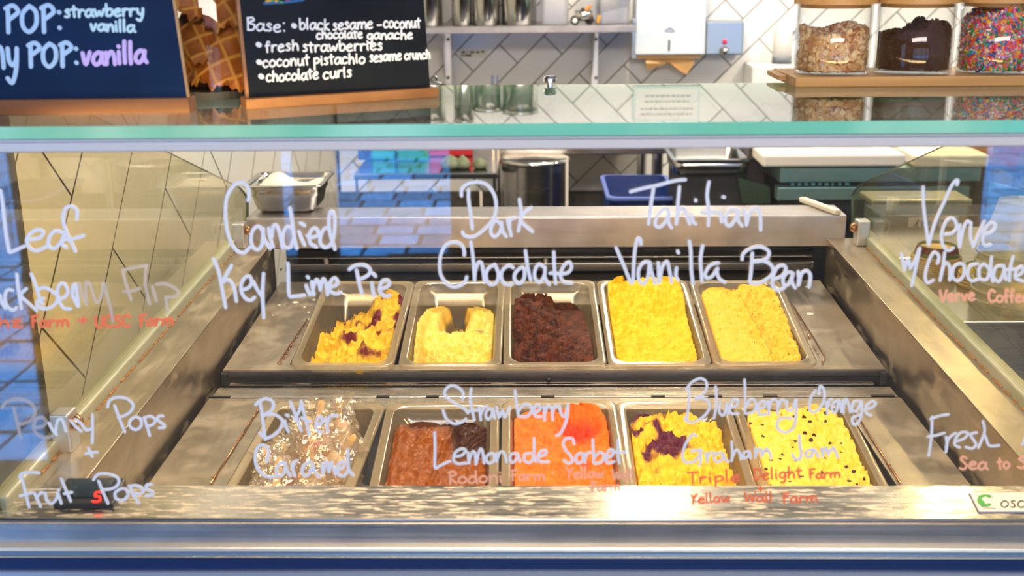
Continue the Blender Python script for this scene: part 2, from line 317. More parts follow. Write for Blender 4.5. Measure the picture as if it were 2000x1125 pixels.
# ------------------------------------------------------------------ handwriting
GL = {
'a': (1.0, [[(.85,.75),(.5,1),(.12,.7),(.06,.28),(.34,.0),(.7,.3),(.86,.95)],[(.86,.95),(.82,.35),(1.05,.02)]]),
'b': (.95, [[(.1,1.95),(.12,1),(.18,.05)],[(.15,.6),(.5,1),(.88,.75),(.85,.25),(.5,.0),(.17,.12)]]),
'c': (.85, [[(.85,.82),(.5,1),(.12,.7),(.08,.3),(.4,.0),(.85,.12)]]),
'd': (1.0, [[(.8,.7),(.45,.98),(.08,.6),(.1,.15),(.45,.0),(.75,.35),(.86,1.1)],[(.8,1.95),(.84,.9),(.95,.0)]]),
'e': (.9, [[(.1,.52),(.6,.6),(.82,.82),(.55,1.02),(.15,.75),(.08,.3),(.4,.0),(.88,.15)]]),
'f': (.65, [[(.85,1.7),(.6,1.98),(.35,1.6),(.35,.8),(.42,-.02)],[(.02,.92),(.75,1.0)]]),
'g': (.95, [[(.8,.8),(.45,1),(.1,.7),(.12,.25),(.5,.1),(.8,.5),(.82,.95)],[(.82,.95),(.85,.0),(.6,-.7),(.25,-.55)]]),
'h': (.95, [[(.12,1.95),(.14,1),(.12,.02)],[(.14,.45),(.5,1),(.78,.7),(.86,.0)]]),
'i': (.4, [[(.3,.95),(.35,.4),(.5,.02)],[(.22,1.5),(.32,1.46)]]),
'k': (.85, [[(.15,1.95),(.12,.0)],[(.75,1.0),(.2,.5),(.85,.0)]]),
'l': (.4, [[(.25,1.95),(.26,.8),(.42,.0)]]),
'm': (1.45, [[(.08,.95),(.1,.02)],[(.1,.45),(.3,.95),(.48,.8),(.5,.05)],[(.5,.5),(.72,.98),(.9,.75),(.97,.0)]]),
'n': (.95, [[(.1,.95),(.14,.02)],[(.14,.45),(.5,1),(.78,.75),(.9,.0)]]),
'o': (.95, [[(.5,1),(.12,.7),(.1,.25),(.45,.0),(.85,.25),(.88,.7),(.5,1)]]),
'p': (.95, [[(.12,.95),(.2,-.75)],[(.1,.6),(.5,1),(.9,.72),(.75,.3),(.2,.2)]]),
'r': (.75, [[(.12,.95),(.18,.02)],[(.18,.5),(.45,.95),(.9,.92)]]),
's': (.7, [[(.8,.85),(.5,1),(.2,.78),(.75,.35),(.6,.02),(.1,.05)]]),
't': (.7, [[(.4,1.7),(.42,.6),(.55,.0)],[(.0,1.05),(.9,1.1)]]),
'u': (.95, [[(.1,.95),(.12,.3),(.42,.0),(.75,.3),(.8,.95)],[(.8,.95),(.95,.0)]]),
'v': (.85, [[(.08,.95),(.42,.02),(.85,1)]]),
'w': (1.25, [[(.04,.95),(.25,.05),(.5,.7),(.7,.05),(.95,1)]]),
'y': (.95, [[(.1,.95),(.2,.4),(.5,.15),(.8,.45),(.84,.98)],[(.84,.98),(.8,.0),(.5,-.7),(.1,-.5)]]),
'z': (.85, [[(.1,.9),(.8,.95),(.15,.1),(.95,.0)]]),
'A': (1.0, [[(.05,.0),(.5,1.85),(.95,.0)],[(.2,.7),(.8,.7)]]),
'N': (1.0, [[(.1,.0),(.12,1.8),(.85,.0),(.9,1.85)]]),
'B': (1.0, [[(.15,1.9),(.2,.0)],[(.1,1.7),(.6,1.95),(.85,1.5),(.25,1.05),(.9,.75),(.75,.1),(.15,.05)]]),
'C': (1.0, [[(.9,1.55),(.5,1.9),(.1,1.3),(.1,.5),(.45,.0),(.92,.2)]]),
'D': (1.1, [[(.2,1.85),(.22,.05)],[(.05,1.85),(.7,1.7),(.95,.9),(.6,.1),(.15,.02)]]),
'F': (.9, [[(.2,1.8),(.25,.0)],[(.1,1.8),(.95,1.9)],[(.1,.95),(.75,1.05)]]),
'L': (.9, [[(.2,1.9),(.22,.05),(.9,.1)]]),
'P': (1.0, [[(.25,1.8),(.3,.0)],[(.1,1.7),(.6,1.9),(.92,1.4),(.28,.85)]]),
'R': (1.0, [[(.25,1.8),(.3,.0)],[(.1,1.7),(.6,1.9),(.9,1.4),(.28,.95),(.95,.0)]]),
'S': (.95, [[(.85,1.6),(.5,1.85),(.2,1.5),(.5,1.05),(.85,.5),(.5,.0),(.08,.2)]]),
'T': (1.0, [[(.5,1.8),(.52,.0)],[(.02,1.8),(1,1.85)]]),
'U': (1.0, [[(.1,1.85),(.12,.5),(.5,.0),(.85,.5),(.9,1.85)]]),
'V': (1.0, [[(.05,1.8),(.45,.0),(.95,1.85)]]),
'W': (1.4, [[(.02,1.8),(.25,.05),(.5,1.3),(.72,.05),(.98,1.8)]]),
'Y': (1.0, [[(.05,1.8),(.5,.95)],[(.95,1.8),(.5,.95),(.35,.0)]]),
'O': (1.1, [[(.5,1.85),(.1,1.3),(.12,.4),(.5,.0),(.9,.5),(.88,1.4),(.5,1.85)]]),
'+': (.8, [[(.5,1.1),(.52,.2)],[(.1,.65),(.92,.7)]]),
'-': (.7, [[(.15,.55),(.85,.58)]]),
':': (.5, [[(.3,1.3),(.36,1.28)],[(.36,.2),(.42,.18)]]),
'.': (.4, [[(.3,.5),(.36,.5)]]),
'5': (1.0, [[(1.0,1.9),(.3,1.9),(.2,1.1),(.75,1.0),(.7,.2),(.0,.05)]]),
' ': (.6, []),
}
def word(txt, x0, x1, y0, y1, xh, asc=None, jit=.04):
    """strokes in image pixels of a word written along a base line"""
    asc = asc if asc is not None else xh*1.9
    tot = sum(GL[c][0] for c in txt)+.12*(len(txt)-1); k = (x1-x0)/tot; cx = x0; out = []
    for c in txt:
        w, st = GL[c]
        jy = random.uniform(-jit, jit)*xh
        for s in st:
            pl = []
            for (u, v) in s:
                vy = v*xh if v <= 1 else xh+(v-1)/.95*(asc-xh)
                X = cx+u*w*k; Y = y0+(y1-y0)*(X-x0)/max(x1-x0, 1)
                pl.append((X, Y-vy+jy))
            out.append(pl)
        cx += (w+.12)*k
    return out
def smooth_poly(pl, sub=7):
    if len(pl) < 3: return pl
    P = [pl[0]]+list(pl)+[pl[-1]]; out = []
    for i in range(1, len(P)-2):
        p0, p1, p2, p3 = P[i-1], P[i], P[i+1], P[i+2]
        for k in range(sub):
            t = k/sub; q = []
            for d in (0, 1):
                q.append(.5*((2*p1[d])+(-p0[d]+p2[d])*t+(2*p0[d]-5*p1[d]+4*p2[d]-p3[d])*t*t+(-p0[d]+3*p1[d]-3*p2[d]+p3[d])*t**3))
            out.append(tuple(q))
    out.append(pl[-1]); return out
def ink(mb, strokes, wpx, origin, nrm, depth=.0004, lift=.0003):
    """turn pixel strokes into thin raised lines of paint on the plane (origin, nrm)"""
    nrm = Vector(nrm).normalized(); ex = Vector((1, 0, 0)); ex = (ex-nrm*ex.dot(nrm)).normalized(); ey = nrm.cross(ex)
    for ki, pl in enumerate(strokes):
        P3 = [PP(x, y, origin, nrm) for (x, y) in smooth_poly(pl)]
        hw = .5*wpx/FPX*(P3[0]-CAM).dot(AF)
        q = [((p-origin).dot(ex), (p-origin).dot(ey)) for p in P3]
        if len(q) == 2 and math.dist(q[0], q[1]) < 1e-5: q[1] = (q[0][0]+1e-4, q[0][1])
        L = []; R = []; n = len(q)
        tang = []
        for i in range(n):
            a = q[max(i-1, 0)]; b = q[min(i+1, n-1)]; d = (b[0]-a[0], b[1]-a[1]); l = math.hypot(*d) or 1e-9
            tang.append((d[0]/l, d[1]/l))
        ring = []
        for i in range(n): L.append((q[i][0]-tang[i][1]*hw, q[i][1]+tang[i][0]*hw)); R.append((q[i][0]+tang[i][1]*hw, q[i][1]-tang[i][0]*hw))
        def cap(c, t, sgn):
            a0 = math.atan2(t[1], t[0]); return [(c[0]+hw*math.cos(a0+sgn*PI/2-sgn*k*PI/6), c[1]+hw*math.sin(a0+sgn*PI/2-sgn*k*PI/6)) for k in range(1, 6)]
        zk = {'i': 0}
        def to3(p, h): zk['i'] += 1; return origin+ex*p[0]+ey*p[1]+nrm*(h+(ki*1.1e-5 if h else 0))
        for (h0) in (lift+depth,):
            o = len(mb.v)
            hs = [h0+1.5e-4*i/n for i in range(n)]
            vs = [to3(p, hh) for p, hh in zip(L, hs)]+[to3(p, hh) for p, hh in zip(R, hs)]
            fs = [(i, n+i, n+i+1, i+1) for i in range(n-1)]
            mb.add(vs, fs)
            c1 = cap(q[-1], tang[-1], 1); mb.add([to3(p, hs[-1]) for p in [L[-1]]+c1+[R[-1]]], [tuple(reversed(range(len(c1)+2)))])
            t0 = (-tang[0][0], -tang[0][1]); c0 = cap(q[0], t0, 1); mb.add([to3(p, h0) for p in [R[0]]+c0+[L[0]]], [tuple(reversed(range(len(c0)+2)))])
            # side walls
            vs = [to3(p, hh) for p, hh in zip(L, hs)]+[to3(p, 0) for p in L]+[to3(p, hh) for p, hh in zip(R, hs)]+[to3(p, 0) for p in R]
            mb.add(vs, [(i, i+1, n+i+1, n+i) for i in range(n-1)]+[(2*n+i+1, 2*n+i, 3*n+i, 3*n+i+1) for i in range(n-1)])
# =================================================================== THE SETTING
XW = -0.77; YB = 4.3
def clip_poly(poly, a, b, lo, hi, ax):
    for (s, val) in ((1, lo), (-1, hi)):
        out = []
        for i in range(len(poly)):
            p, q = poly[i], poly[(i+1) % len(poly)]
            dp, dq = s*(p[ax]-val), s*(q[ax]-val)
            if dp >= 0: out.append(p)
            if (dp >= 0) != (dq >= 0):
                t = dp/(dp-dq); out.append((p[0]+(q[0]-p[0])*t, p[1]+(q[1]-p[1])*t))
        poly = out
        if len(poly) < 3: return []
    return poly
def tiles(parent, material, to3, nrm, w, L, s0, u0, step, h0, h1, v0, v1, gap, ks, cap=300):
    """running-bond tiles laid at 45 degrees, each its own slab; h = horizontal, v = height"""
    r2 = math.sqrt(2); n = 0
    for k in ks:
        for j in range(-16, 17):
            s = s0+w*k; u = u0+step*k+L*j
            c = [(s+gap/2, u+gap/2), (s+w-gap/2, u+gap/2), (s+w-gap/2, u+L-gap/2), (s+gap/2, u+L-gap/2)]
            poly = [((a+b)/r2, (b-a)/r2+1.5) for a, b in c]
            poly = clip_poly(poly, 0, 0, h0, h1, 0)
            if poly: poly = clip_poly(poly, 0, 0, v0, v1, 1)
            if not poly or len(poly) < 3: continue
            ar = abs(sum(poly[i][0]*poly[(i+1) % len(poly)][1]-poly[(i+1) % len(poly)][0]*poly[i][1] for i in range(len(poly))))/2
            if ar < 2e-5: continue
            n += 1
            d = .0022+random.uniform(-.0004, .0004)
            mb = MB(); P = [Vector(to3(a, b)) for a, b in poly]
            mb.prism(P, Vector(nrm)*d); mb.mi = [0, 0]+[1]*len(P); mb.build('tile', [material, M['grout']], parent)
    return n
wl = MB().box((XW-.12, 1.63, 0), (XW, YB+.1, 2.9)).build('wall_left', M['grout']); tag(wl, kind='structure')
n1 = tiles(wl, M['tile_warm'], lambda a, b: (XW, a, b), (1, 0, 0), .193, .5, 1.551, .775, .2575, .1632e1, YB-.008, .45, 2.25, .0045, range(-9, 12))
wb = MB().box((XW-.12, YB, 0), (3.2, YB+.12, 2.9)).build('wall_back', M['grout']); tag(wb, kind='structure')
n2 = tiles(wb, M['tile'], lambda a, b: (a, YB, b), (0, -1, 0), .0963, .287, .0849-.04815, -.464, .140, XW+.012, 2.75, .62, 2.05, .004, range(-9, 30))
print('tiles', n1, n2)
fl = MB().box((-1.38, -3.4, -.1), (3.2, YB, 0)).box((-2.6, -.93, -.1), (-1.38, YB, 0)).build('floor', M['floor']); tag(fl, kind='structure')
ce = MB().box((-2.6, -3.5, 2.9), (3.3, YB+.12, 3.0)).build('ceiling', M['paint']); tag(ce, kind='structure')
wr = MB().box((3.2, -3.4, 0), (3.32, YB+.12, 2.9)).build('wall_right', M['paint']); tag(wr, kind='structure')
# shop front behind the photographer: door opening, side light, window band, alcove return
f = MB()
YF = -3.3
def wall_rects(f, xs, ya, yb):
    for (xa, xb, za, zb) in xs: f.box((xa, ya, za), (xb, yb, zb))
wall_rects(f, [(-1.38, -1.30, 0, 2.9), (-1.22, -1.02, 0, 2.9), (-1.30, -1.22, 2.3, 2.9), (-1.02, -.43, 2.3, 2.9),
               (-.43, 2.22, 0, .68), (-.43, 2.22, 2.35, 2.9), (-.43, -.33, .68, 2.35), (.9, 1.0, .68, 2.35), (2.12, 2.22, .68, 2.35), (2.22, 3.0, 2.3, 2.9), (3.0, 3.2, 0, 2.9)], YF-.12, YF)
wf = f.build('wall_front', M['darkwall']); tag(wf, kind='structure')
ret = MB().box((-1.44, YF-.12, 0), (-1.38, -.86, 2.9)).build('wall_return', M['darkwall']); tag(ret, kind='structure')
post = MB().box((-1.485, -.93, 0), (-1.44, -.86, 2.9)).box((-2.6, -.93, 2.45), (-1.46, -.86, 2.9)).build('window_1', M['black']); tag(post, kind='structure')
en = MB().box((-2.6, 1.628, 0), (XW-.001, 1.63, 2.9)).box((-2.6, 1.63, 0), (XW-.12, 1.75, 2.9)).box((-2.72, -.93, 0), (-2.6, 1.75, 2.9)).build('wall_alcove', M['darkwall']); tag(en, kind='structure')
g = MB().box((-14, -22, -.2), (14, -3.42, -.06)).box((-14, -3.42, -.2), (-2.6, .9, -.06)).box((-2.6, -3.42, -.2), (-1.44, -.93, -.06)).build('pavement', M['joint']); tag(g, kind='structure')
st = MB().box((-14, -22, -.07), (14, -7.6, -.03)).build('trim_1', M['street']); tag(st, kind='structure')
# single pavers where the front glass mirrors them; the rest of the paving joined
def paver(mb, x, y, sx, sy): mb.box((x+.012, y+.010, -.06), (x+sx-.012, y+sy-.010, -.008+random.uniform(-.004, .004)))
cnt = 0; far = MB()
px0 = MB(); paver(px0, 0, 0, .23, .23); pmesh = None
for i in range(-24, 22):
    for j in range(0, 19):
        x = i*.23+.05*(j % 2); y = -3.44-(j+1)*.23
        near = (-1.75 < x < -.3 and j < 15) or (2.3 < x < 3.6 and j < 8) or (-1.4 < x < -1.2 and j < 15)
        if near and cnt < 280:
            cnt += 1
            if pmesh is None:
                o = px0.build('paver', M['paver'], g); pmesh = o.data
            else:
                o = bpy.data.objects.new('paver', pmesh); COL.objects.link(o); o.parent = g
            o.location = (x, y, random.uniform(-.003, .003))
        else: paver(far, x, y, .23, .23)
for i in range(-20, 5):
    for j in range(0, 14):
        x = -2.65-.23*i-.0; y = -.95-.23*j
        if -4.6 < x < -1.66 and not (x > -2.66 and y > -.95): paver(far, x, y-.23+.0, .23, .23)
far.build('far_paving', M['paver'], g)['kind'] = 'stuff'

# =================================================================== THE DISPLAY CASE
XC = .026; XI0, XI1 = -.546, .598      # inner flange edges
ZT = 1.5-.16                            # top face of the counter glass
YG = 1.12                               # outer face of the front glass
ZL = 1.5-.605                           # ledge height
case = thing('display_case', 'long stainless ice cream display case with glass front, ends and top', 'display case', (XC, 1.7, 0))
XA, XB = -.72, .80
# --- flanges and inner walls
def fz(Y): return 1.5-.603+(Y-1.28)*(.035/.92)     # sloping flange height
for sgn, xi in ((-1, XI0), (1, XI1)):
    xo = xi+sgn*.062
    y0, y1 = 1.206, 2.262
    mb = MB()
    mb.hexa([(min(xi, xo), y0, fz(y0)-.003), (max(xi, xo), y0, fz(y0)-.003), (max(xi, xo), y1, fz(y1)-.003), (min(xi, xo), y1, fz(y1)-.003),
             (min(xi, xo), y0, fz(y0)), (max(xi, xo), y0, fz(y0)), (max(xi, xo), y1, fz(y1)), (min(xi, xo), y1, fz(y1))])
    o = mb.build('side_flange', M['steel_y'], case, bevel=.0012)
    mb = MB(); a, b = sorted((xi, xi+sgn*.003))
    mb.hexa([(a, y0, .55), (b, y0, .55), (b, y1, .55), (a, y1, .55), (a, y0, fz(y0)-.003), (b, y0, fz(y0)-.003), (b, y1, fz(y1)-.003), (a, y1, fz(y1)-.003)])
    mb.build('inner_side_wall', M['steel_y'], case)
    # glass end and its foot rail
    xr0, xr1 = xo, xo+sgn*.022
    a, b = sorted((xr0, xr1))
    r0, r1 = 1.16, 2.30
    mb = MB(); z0, z1 = fz(r0)-.01, fz(r1)-.005
    mb.hexa([(a, r0, z0), (b, r0, z0), (b, r1, z1), (a, r1, z1), (a, r0, z0+.026), (b, r0, z0+.026), (b, r1, z1+.026), (a, r1, z1+.026)])
    mb.build('glass_foot_rail', mat('cream_rail', (.46, .47, .36), .4, .4, col2=(.34, .37, .26), scale=(30, 6, 30), rvar=.2), case, bevel=.003)
    # rusty seam beside the rail
    mb = MB(); sx = xo-sgn*.002
    for q in range(40):
        yy = 1.25+q*.025+random.uniform(-.006, .006); mb.box((sx-.0012, yy, fz(yy)-.0005), (sx+.0012, yy+.012+random.random()*.012, fz(yy)+.0015))
    mb.build('sealant_seam', M['rust'], case)['kind'] = 'stuff'
    xg = (xr0+xr1)/2
    poly = [(1.128, fz(1.128)+.005), (2.34, fz(2.3)+.005), (2.36, 1.5-.497), (2.34, 1.5-.482), (2.3, 1.5-.46), (1.46, ZT-.014), (1.128, ZT-.014)]
    mb = MB(); mb.prism([(xg-.003, y, z) for y, z in poly], (.006, 0, 0))
    sg = mb.build('side_glass', [M['glass_side'], M['glass_edge_dark']], case)
    for p in sg.data.polygons: p.material_index = 0 if abs(p.normal.x) > .9 else 1
    # clamps
    cl = [(2.20, fz(2.2)), (1.30, fz(1.3))]
    for (yc, zc) in cl:
        mb = MB(); cx = xr0-sgn*.006
        mb.box((cx-.0125, yc, zc), (cx+.0125, yc+.03, zc+.052))
        c = mb.build('glass_clamp', M['alu'], case, bevel=.0025)
        mb = MB(); sxx = cx-sgn*.0125; mb.lathe([(.0001, 0), (.007, .0), (.011, -sgn*.004), (.007, -sgn*.010), (.0001, -sgn*.011)], (sxx-sgn*0, yc+.016, zc+.036), 20, axis='X')
        mb.build('screw', M['copper'], c, smooth=True)
# --- trays
def tray(name, zf, zb, yf, yb, hx0, hx1, hy0, hy1, face):
    x0, x1 = -.534, .586
    z = lambda y: zf+(zb-zf)*(y-yf)/(yb-yf)
    mb = MB()
    def slab(a, b, c, d):
        mb.hexa([(a, c, z(c)-.0025), (b, c, z(c)-.0025), (b, d, z(d)-.0025), (a, d, z(d)-.0025), (a, c, z(c)), (b, c, z(c)), (b, d, z(d)), (a, d, z(d))])
    slab(x0, hx0, yf, yb); slab(hx1, x1, yf, yb); slab(hx0, hx1, yf, hy0); slab(hx0, hx1, hy1, yb)
    t = mb.build(name, M['steel_tray'], case)
    return t, z
ut, utz = tray('upper_tray', 1.5-.6745, 1.5-.652, 1.79, 2.25, -.425, .468, 1.812, 2.11, .024)
lt, ltz = tray('lower_tray', 1.5-.6955, 1.5-.690, 1.23, 1.70, -.41, .487, 1.315, 1.655, .02)
a = PY(434, 722, 1.79); zlow = PY(700, 748.5, 1.79).z
MB().box((-.534, 1.79, zlow), (.586, 1.7925, 1.5-.677)).build('tray_lip', M['steel_dark'], ut)
mb = MB()
for X in (-.532, .584): MB().box((X-.006, 1.786, zlow-.004), (X+.006, 1.80, 1.5-.679)).build('tray_bracket', M['rubber'], ut, bevel=.002)
mb = MB(); k = PY(1072, 741, 1.788); mb.lathe([(.0001, -.006), (.004, -.006), (.006, 0)], (k.x, 1.789, k.z), 16, axis='Y'); mb.build('knob', M['black'], ut, smooth=True)
mb = MB(); p0 = PY(447, 755.5, 1.785); p1 = PY(1707, 748.5, 1.785)
mb.box((p0.x, 1.785, 1.5-.700), (p1.x, 1.80, zlow-.002)); mb.build('crossbar', M['steel'], case, bevel=.001)
zp = 1.5-.693
mb = MB(); q0 = PZ(432, 757.5, zp); q1 = PZ(414, 776, zp)
mb.box((-.534, q1.y, zp-.003), (.586, q0.y, zp)); mb.build('divider_plate', M['steel'], case, bevel=.0008)
for xp in (430, 748, 845, 1070, 1285, 1397, 1505, 1725):
    s0_ = PZ(xp-13 if xp not in (430, 1725) else xp-22, 775.5, zp); mb = MB(); s1_ = PZ(xp+13 if xp not in (430, 1725) else xp+22, 773, zp); mb.box((s0_.x, q1.y-.001, zp-.001), (s1_.x, q1.y+.006, zp+.0008)); mb.build('slot', M['black'], case)
# filler seams: thin beads of welded wire beside the pans
def seam(pts, par):
    mb = MB(); P = [Vector(p) for p in pts]; mb.tube(P, .0012, 6)
    L = (P[-1]-P[0])
    for q in range(26):
        t = random.random(); c = P[0]+L*t; mb.lathe([(.0001, -.001), (.0022*random.uniform(.6, 1.3), .0005), (.0001, .002)], c, 8)
    mb.build('seam_bead', M['copper'], par, smooth=True)['kind'] = 'stuff'
def on(z, x, y):
    Y = 1.6
    for _ in range(12): p = PZ(x, y, z(Y)); Y = p.y
    return p
seam([on(utz, 601, 625)+Vector((0, 0, .002)), on(utz, 543, 711)+Vector((0, 0, .002)), on(utz, 548, 712)+Vector((0, 0, .002))], ut)
seam([on(utz, 1545, 592)+Vector((0, 0, .002)), on(utz, 1611, 697)+Vector((0, 0, .002)), on(utz, 1607, 712)+Vector((0, 0, .002))], ut)
seam([on(ltz, 506, 800)+Vector((0, 0, .002)), on(ltz, 412, 946)+Vector((0, 0, .002))], lt)
seam([on(ltz, 1665, 800)+Vector((0, 0, .002)), on(ltz, 1758, 945)+Vector((0, 0, .002))], lt)
# ice cream drips dried on the upper tray
mb = MB()
for (x, y, r) in [(577, 591, 6), (545, 596, 3), (556, 597, 2), (604, 624, 4), (613, 586, 4), (595, 600, 2.5), (1582, 613, 7), (533, 616, 2), (603, 610, 3), (1575, 560, 3)]:
    c = on(utz, x, y); rr = r/FPX*2.1
    mb.lathe([(rr, 0), (rr*.9, .0008), (.0001, .001)], c, 14)
mb.build('dried_drips', mat('dried_cream', (.85, .80, .66), .6), ut)['kind'] = 'stuff'
# --- ledge and the steel nose
YL0, YL1 = 1.128, 1.216
ledge = MB().box((XA, YL0, ZL-.003), (XB, YL1, ZL)).build('front_ledge', M['ledge'], case, bevel=.0008)
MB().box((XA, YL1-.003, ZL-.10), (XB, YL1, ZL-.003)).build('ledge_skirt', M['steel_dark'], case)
mb = MB(); zb1 = PY(1000, 1061, YL0-.004).z
mb.box((XA, YL0-.004, zb1), (XB, YL0, ZL-.0015)); mb.build('front_channel', steel('channel_steel', (.62, .56, .50), .48, (3, 300, 300), gs=.2), case)
mb = MB(); zz = PY(1000, 1017.5, YL0-.006).z; mb.tube([(XA, YL0-.004, zz), (XB, YL0-.004, zz)], .0022, 12); mb.build('channel_lip', M['alu'], case, smooth=True)
zc1 = PY(1000, 1070, YL0-.012).z
mb = MB(); mb.hexa([(XA, YL0-.014, zc1-.006), (XB, YL0-.014, zc1-.006), (XB, YL0, zc1-.006), (XA, YL0, zc1-.006), (XA, YL0-.012, zc1), (XB, YL0-.012, zc1), (XB, YL0, zb1+.001), (XA, YL0, zb1+.001)])
mb.build('nose_bead', mat('cream_sealed_edge', (.78, .70, .55), .28, .6), case, bevel=.0012)
Yn = YL0-.014; zn1 = PY(1000, 1086, Yn-.003).z
MB().box((XA, Yn-.003, zn1), (XB, Yn+.012, zc1-.004)).build('nose_panel', mat('blue_reflection_nose', (.14, .25, .44), .35, .3), case)  # reflected outdoor blue painted in as the panel's own colour
zn2 = PY(1000, 1092, Yn-.007).z
MB().box((XA, Yn-.007, zn2), (XB, Yn+.012, zn1+.0005)).build('nose_trim', mat('brass_tinted_trim', (.75, .66, .50), .25, .9), case, bevel=.0012)
zn3 = PY(1000, 1116, Yn-.004).z
MB().box((XA, Yn-.004, zn3), (XB, Yn+.012, zn2)).build('front_panel', M['navy'], case)
MB().box((XA, Yn-.008, .12), (XB, Yn+.012, zn3)).build('lower_front_panel', mat('pale_satin_panel', (.55, .62, .70), .35, .6), case)
# --- back bar and recess
zbt = 1.5-.518; YBar = 2.262
bx0, bx1 = -.60, .635
yb_back = PZ(1640, 400, zbt).y
zbb = PY(1000, 484.5, YBar).z
mb = MB(); mb.box((bx0, YBar, zbb), (bx1, YBar+.003, zbt-.002)); mb.box((bx0, YBar, zbt-.003), (bx1, yb_back, zbt)); mb.box((bx0, YBar, zbb), (bx1, yb_back, zbb+.003)); mb.box((bx0, yb_back-.003, zbb), (bx1, yb_back, zbt))
mb.build('back_bar', M['steel_bar'], case, bevel=.0012)
MB().box((bx0, YBar+.003, zbb+.003), (bx0+.003, yb_back-.003, zbt-.003)).build('bar_end_cap', M['steel_bar'], case)
MB().box((bx1-.003, YBar+.003, zbb+.003), (bx1, yb_back-.003, zbt-.003)).build('bar_end_cap', M['steel_bar'], case)
mb = MB(); bx = PY(1636, 417, 2.262).x; mb.hexa([(bx-.006, 2.262, zbt), (bx+.008, 2.262, zbt), (bx-.035, yb_back+.03, zbt), (bx-.05, yb_back+.03, zbt), (bx-.006, 2.262, zbt+.012), (bx+.008, 2.262, zbt+.012), (bx-.035, yb_back+.03, zbt+.012), (bx-.05, yb_back+.03, zbt+.012)])
mb.build('end_bead', M['board_white'], case, bevel=.003)
MB().box((XI0, 2.37, .60), (XI1, 2.385, zbb)).build('recess_back', M['rubber'], case)
for (ya, yb_, Y, nm, mt) in [(502, 505, 2.33, 'slide_rail', 'steel_dark'), (515, 530, 2.31, 'slide_rail', 'steel_dark'), (488, 496, 2.355, 'slide_rail', 'black')]:
    z0 = PY(1000, yb_, Y).z; z1 = PY(1000, ya, Y).z; MB().box((XI0+.01, Y, z0), (XI1-.01, Y+.012, z1)).build(nm, M[mt], case, bevel=.001)
for xp in (637, 1066, 1502):
    p = PY(xp, 510, 2.318); mb = MB(); mb.lathe([(.0001, -.009), (.0055, -.009), (.0055, .006), (.0001, .006)], (p.x, 2.322, p.z), 16, axis='Z'); mb.build('roller', M['alu'], case, smooth=False)
for xp, zt in ((549, 526), (1586, 519)):
    p = PY(xp, zt, 2.30); mb = MB(); mb.lathe([(.0001, -.003), (.003, -.002), (.0001, 0)], (p.x, 2.30, p.z), 12, axis='Y'); mb.build('rivet', M['alu'], case, smooth=True)
# cabinet body beneath
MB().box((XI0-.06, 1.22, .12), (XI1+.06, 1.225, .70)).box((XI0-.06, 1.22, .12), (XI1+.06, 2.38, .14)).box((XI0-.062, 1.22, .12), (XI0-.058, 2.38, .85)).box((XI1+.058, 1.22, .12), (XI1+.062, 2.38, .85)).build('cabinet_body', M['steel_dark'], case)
for x in (-.55, .6):
    for y in (1.3, 2.3): MB().lathe([(.02, 0), (.02, .12)], (x, y, 0), 12, close=True).build('foot', M['black'], case)
# --- counter glass, light rail, front pane
TG0 = PZ(1000, 241, ZT).y
TGx0, TGx1 = -.80, .95
yback = PZ(1075, 165, ZT).y
tg = MB().box((TGx0, TG0, ZT-.0125), (TGx1, yback, ZT)).build('top_glass', [M['glass_top'], M['glass_edge']], case)
for p in tg.data.polygons: p.material_index = 1 if abs(p.normal.z) < .5 else 0
zr = PY(1000, 292.5, TG0+.006).z
MB().box((XA, TG0+.006, zr), (XB, TG0+.028, ZT-.0128)).build('light_rail', M['alu_light'], case, bevel=.0015)
MB().box((XA, TG0+.003, ZT-.0155), (XB, TG0+.010, ZT-.0127)).build('rail_gasket', mat('pale_gasket', (.75, .66, .55), .5), case)
lens = MB().box((XI0, TG0+.0285, zr+.004), (XI1, TG0+.033, zr+.011)).build('led_strip', mat('warm_led', (1, .9, .7), .5, emit=((1.0, .72, .38), 8.0)), case)
fg = MB().box((XA+.02, YG, ZL-.03), (XB-.02, YG+.006, zr+.002)).build('front_glass', M['glass_front'], case)
zclip = PZ(1075, 172, ZT)
mb = MB(); mb.lathe([(.0001, .000), (.0045, .0), (.0045, .003), (.008, .004), (.009, .009), (.006, .012), (.0001, .012)], (zclip.x, yback-.01, ZT), 10); mb.build('glass_stud', mat('faceted_stud', (.9, .9, .95), .05, 1.0), case)
lp = lamp('case_led_light', 'AREA', (XC, TG0+.045, zr-.002), 8.6, (1.0, .64, .27), (math.radians(46), 0, 0), 1.1, .03)
# thermometer box on the ledge
t0 = PZ(118, 995, ZL); th_ = thing('thermometer', 'black digital thermometer box showing a red 5 on the steel ledge', 'thermometer', (0, 0, 0))
a = PZ(104, 994, ZL); b = PZ(222, 994, ZL); c = PZ(245, 951, ZL+.008)
ORG[th_.name] = Vector((a.x+.05, a.y, ZL)); th_.location = ORG[th_.name]
mb = MB(); y0, y1 = a.y, a.y+.046
mb.hexa([(a.x, y0, ZL), (b.x, y0, ZL), (b.x, y1, ZL), (a.x, y1, ZL), (a.x, y0, ZL+.007), (b.x, y0, ZL+.007), (b.x, y1, ZL+.017), (a.x, y1, ZL+.017)])
mb.build('housing', M['black'], th_, bevel=.0015)
nn = Vector((0, -.010, .046)).normalized(); oo = Vector((a.x, y0, ZL+.0074))
mb = MB(); ed = Vector((0, .046, .010)).normalized()
A = oo+Vector((.010, 0, 0))+ed*.010+nn*.0003; W = Vector((b.x-a.x-.022, 0, 0)); H = ed*.032
mb.prism([A, A+W, A+W+H, A+H], nn*.0006); win = mb.build('display_window', mat('display_window', (.008, .02, .035), .08), th_)
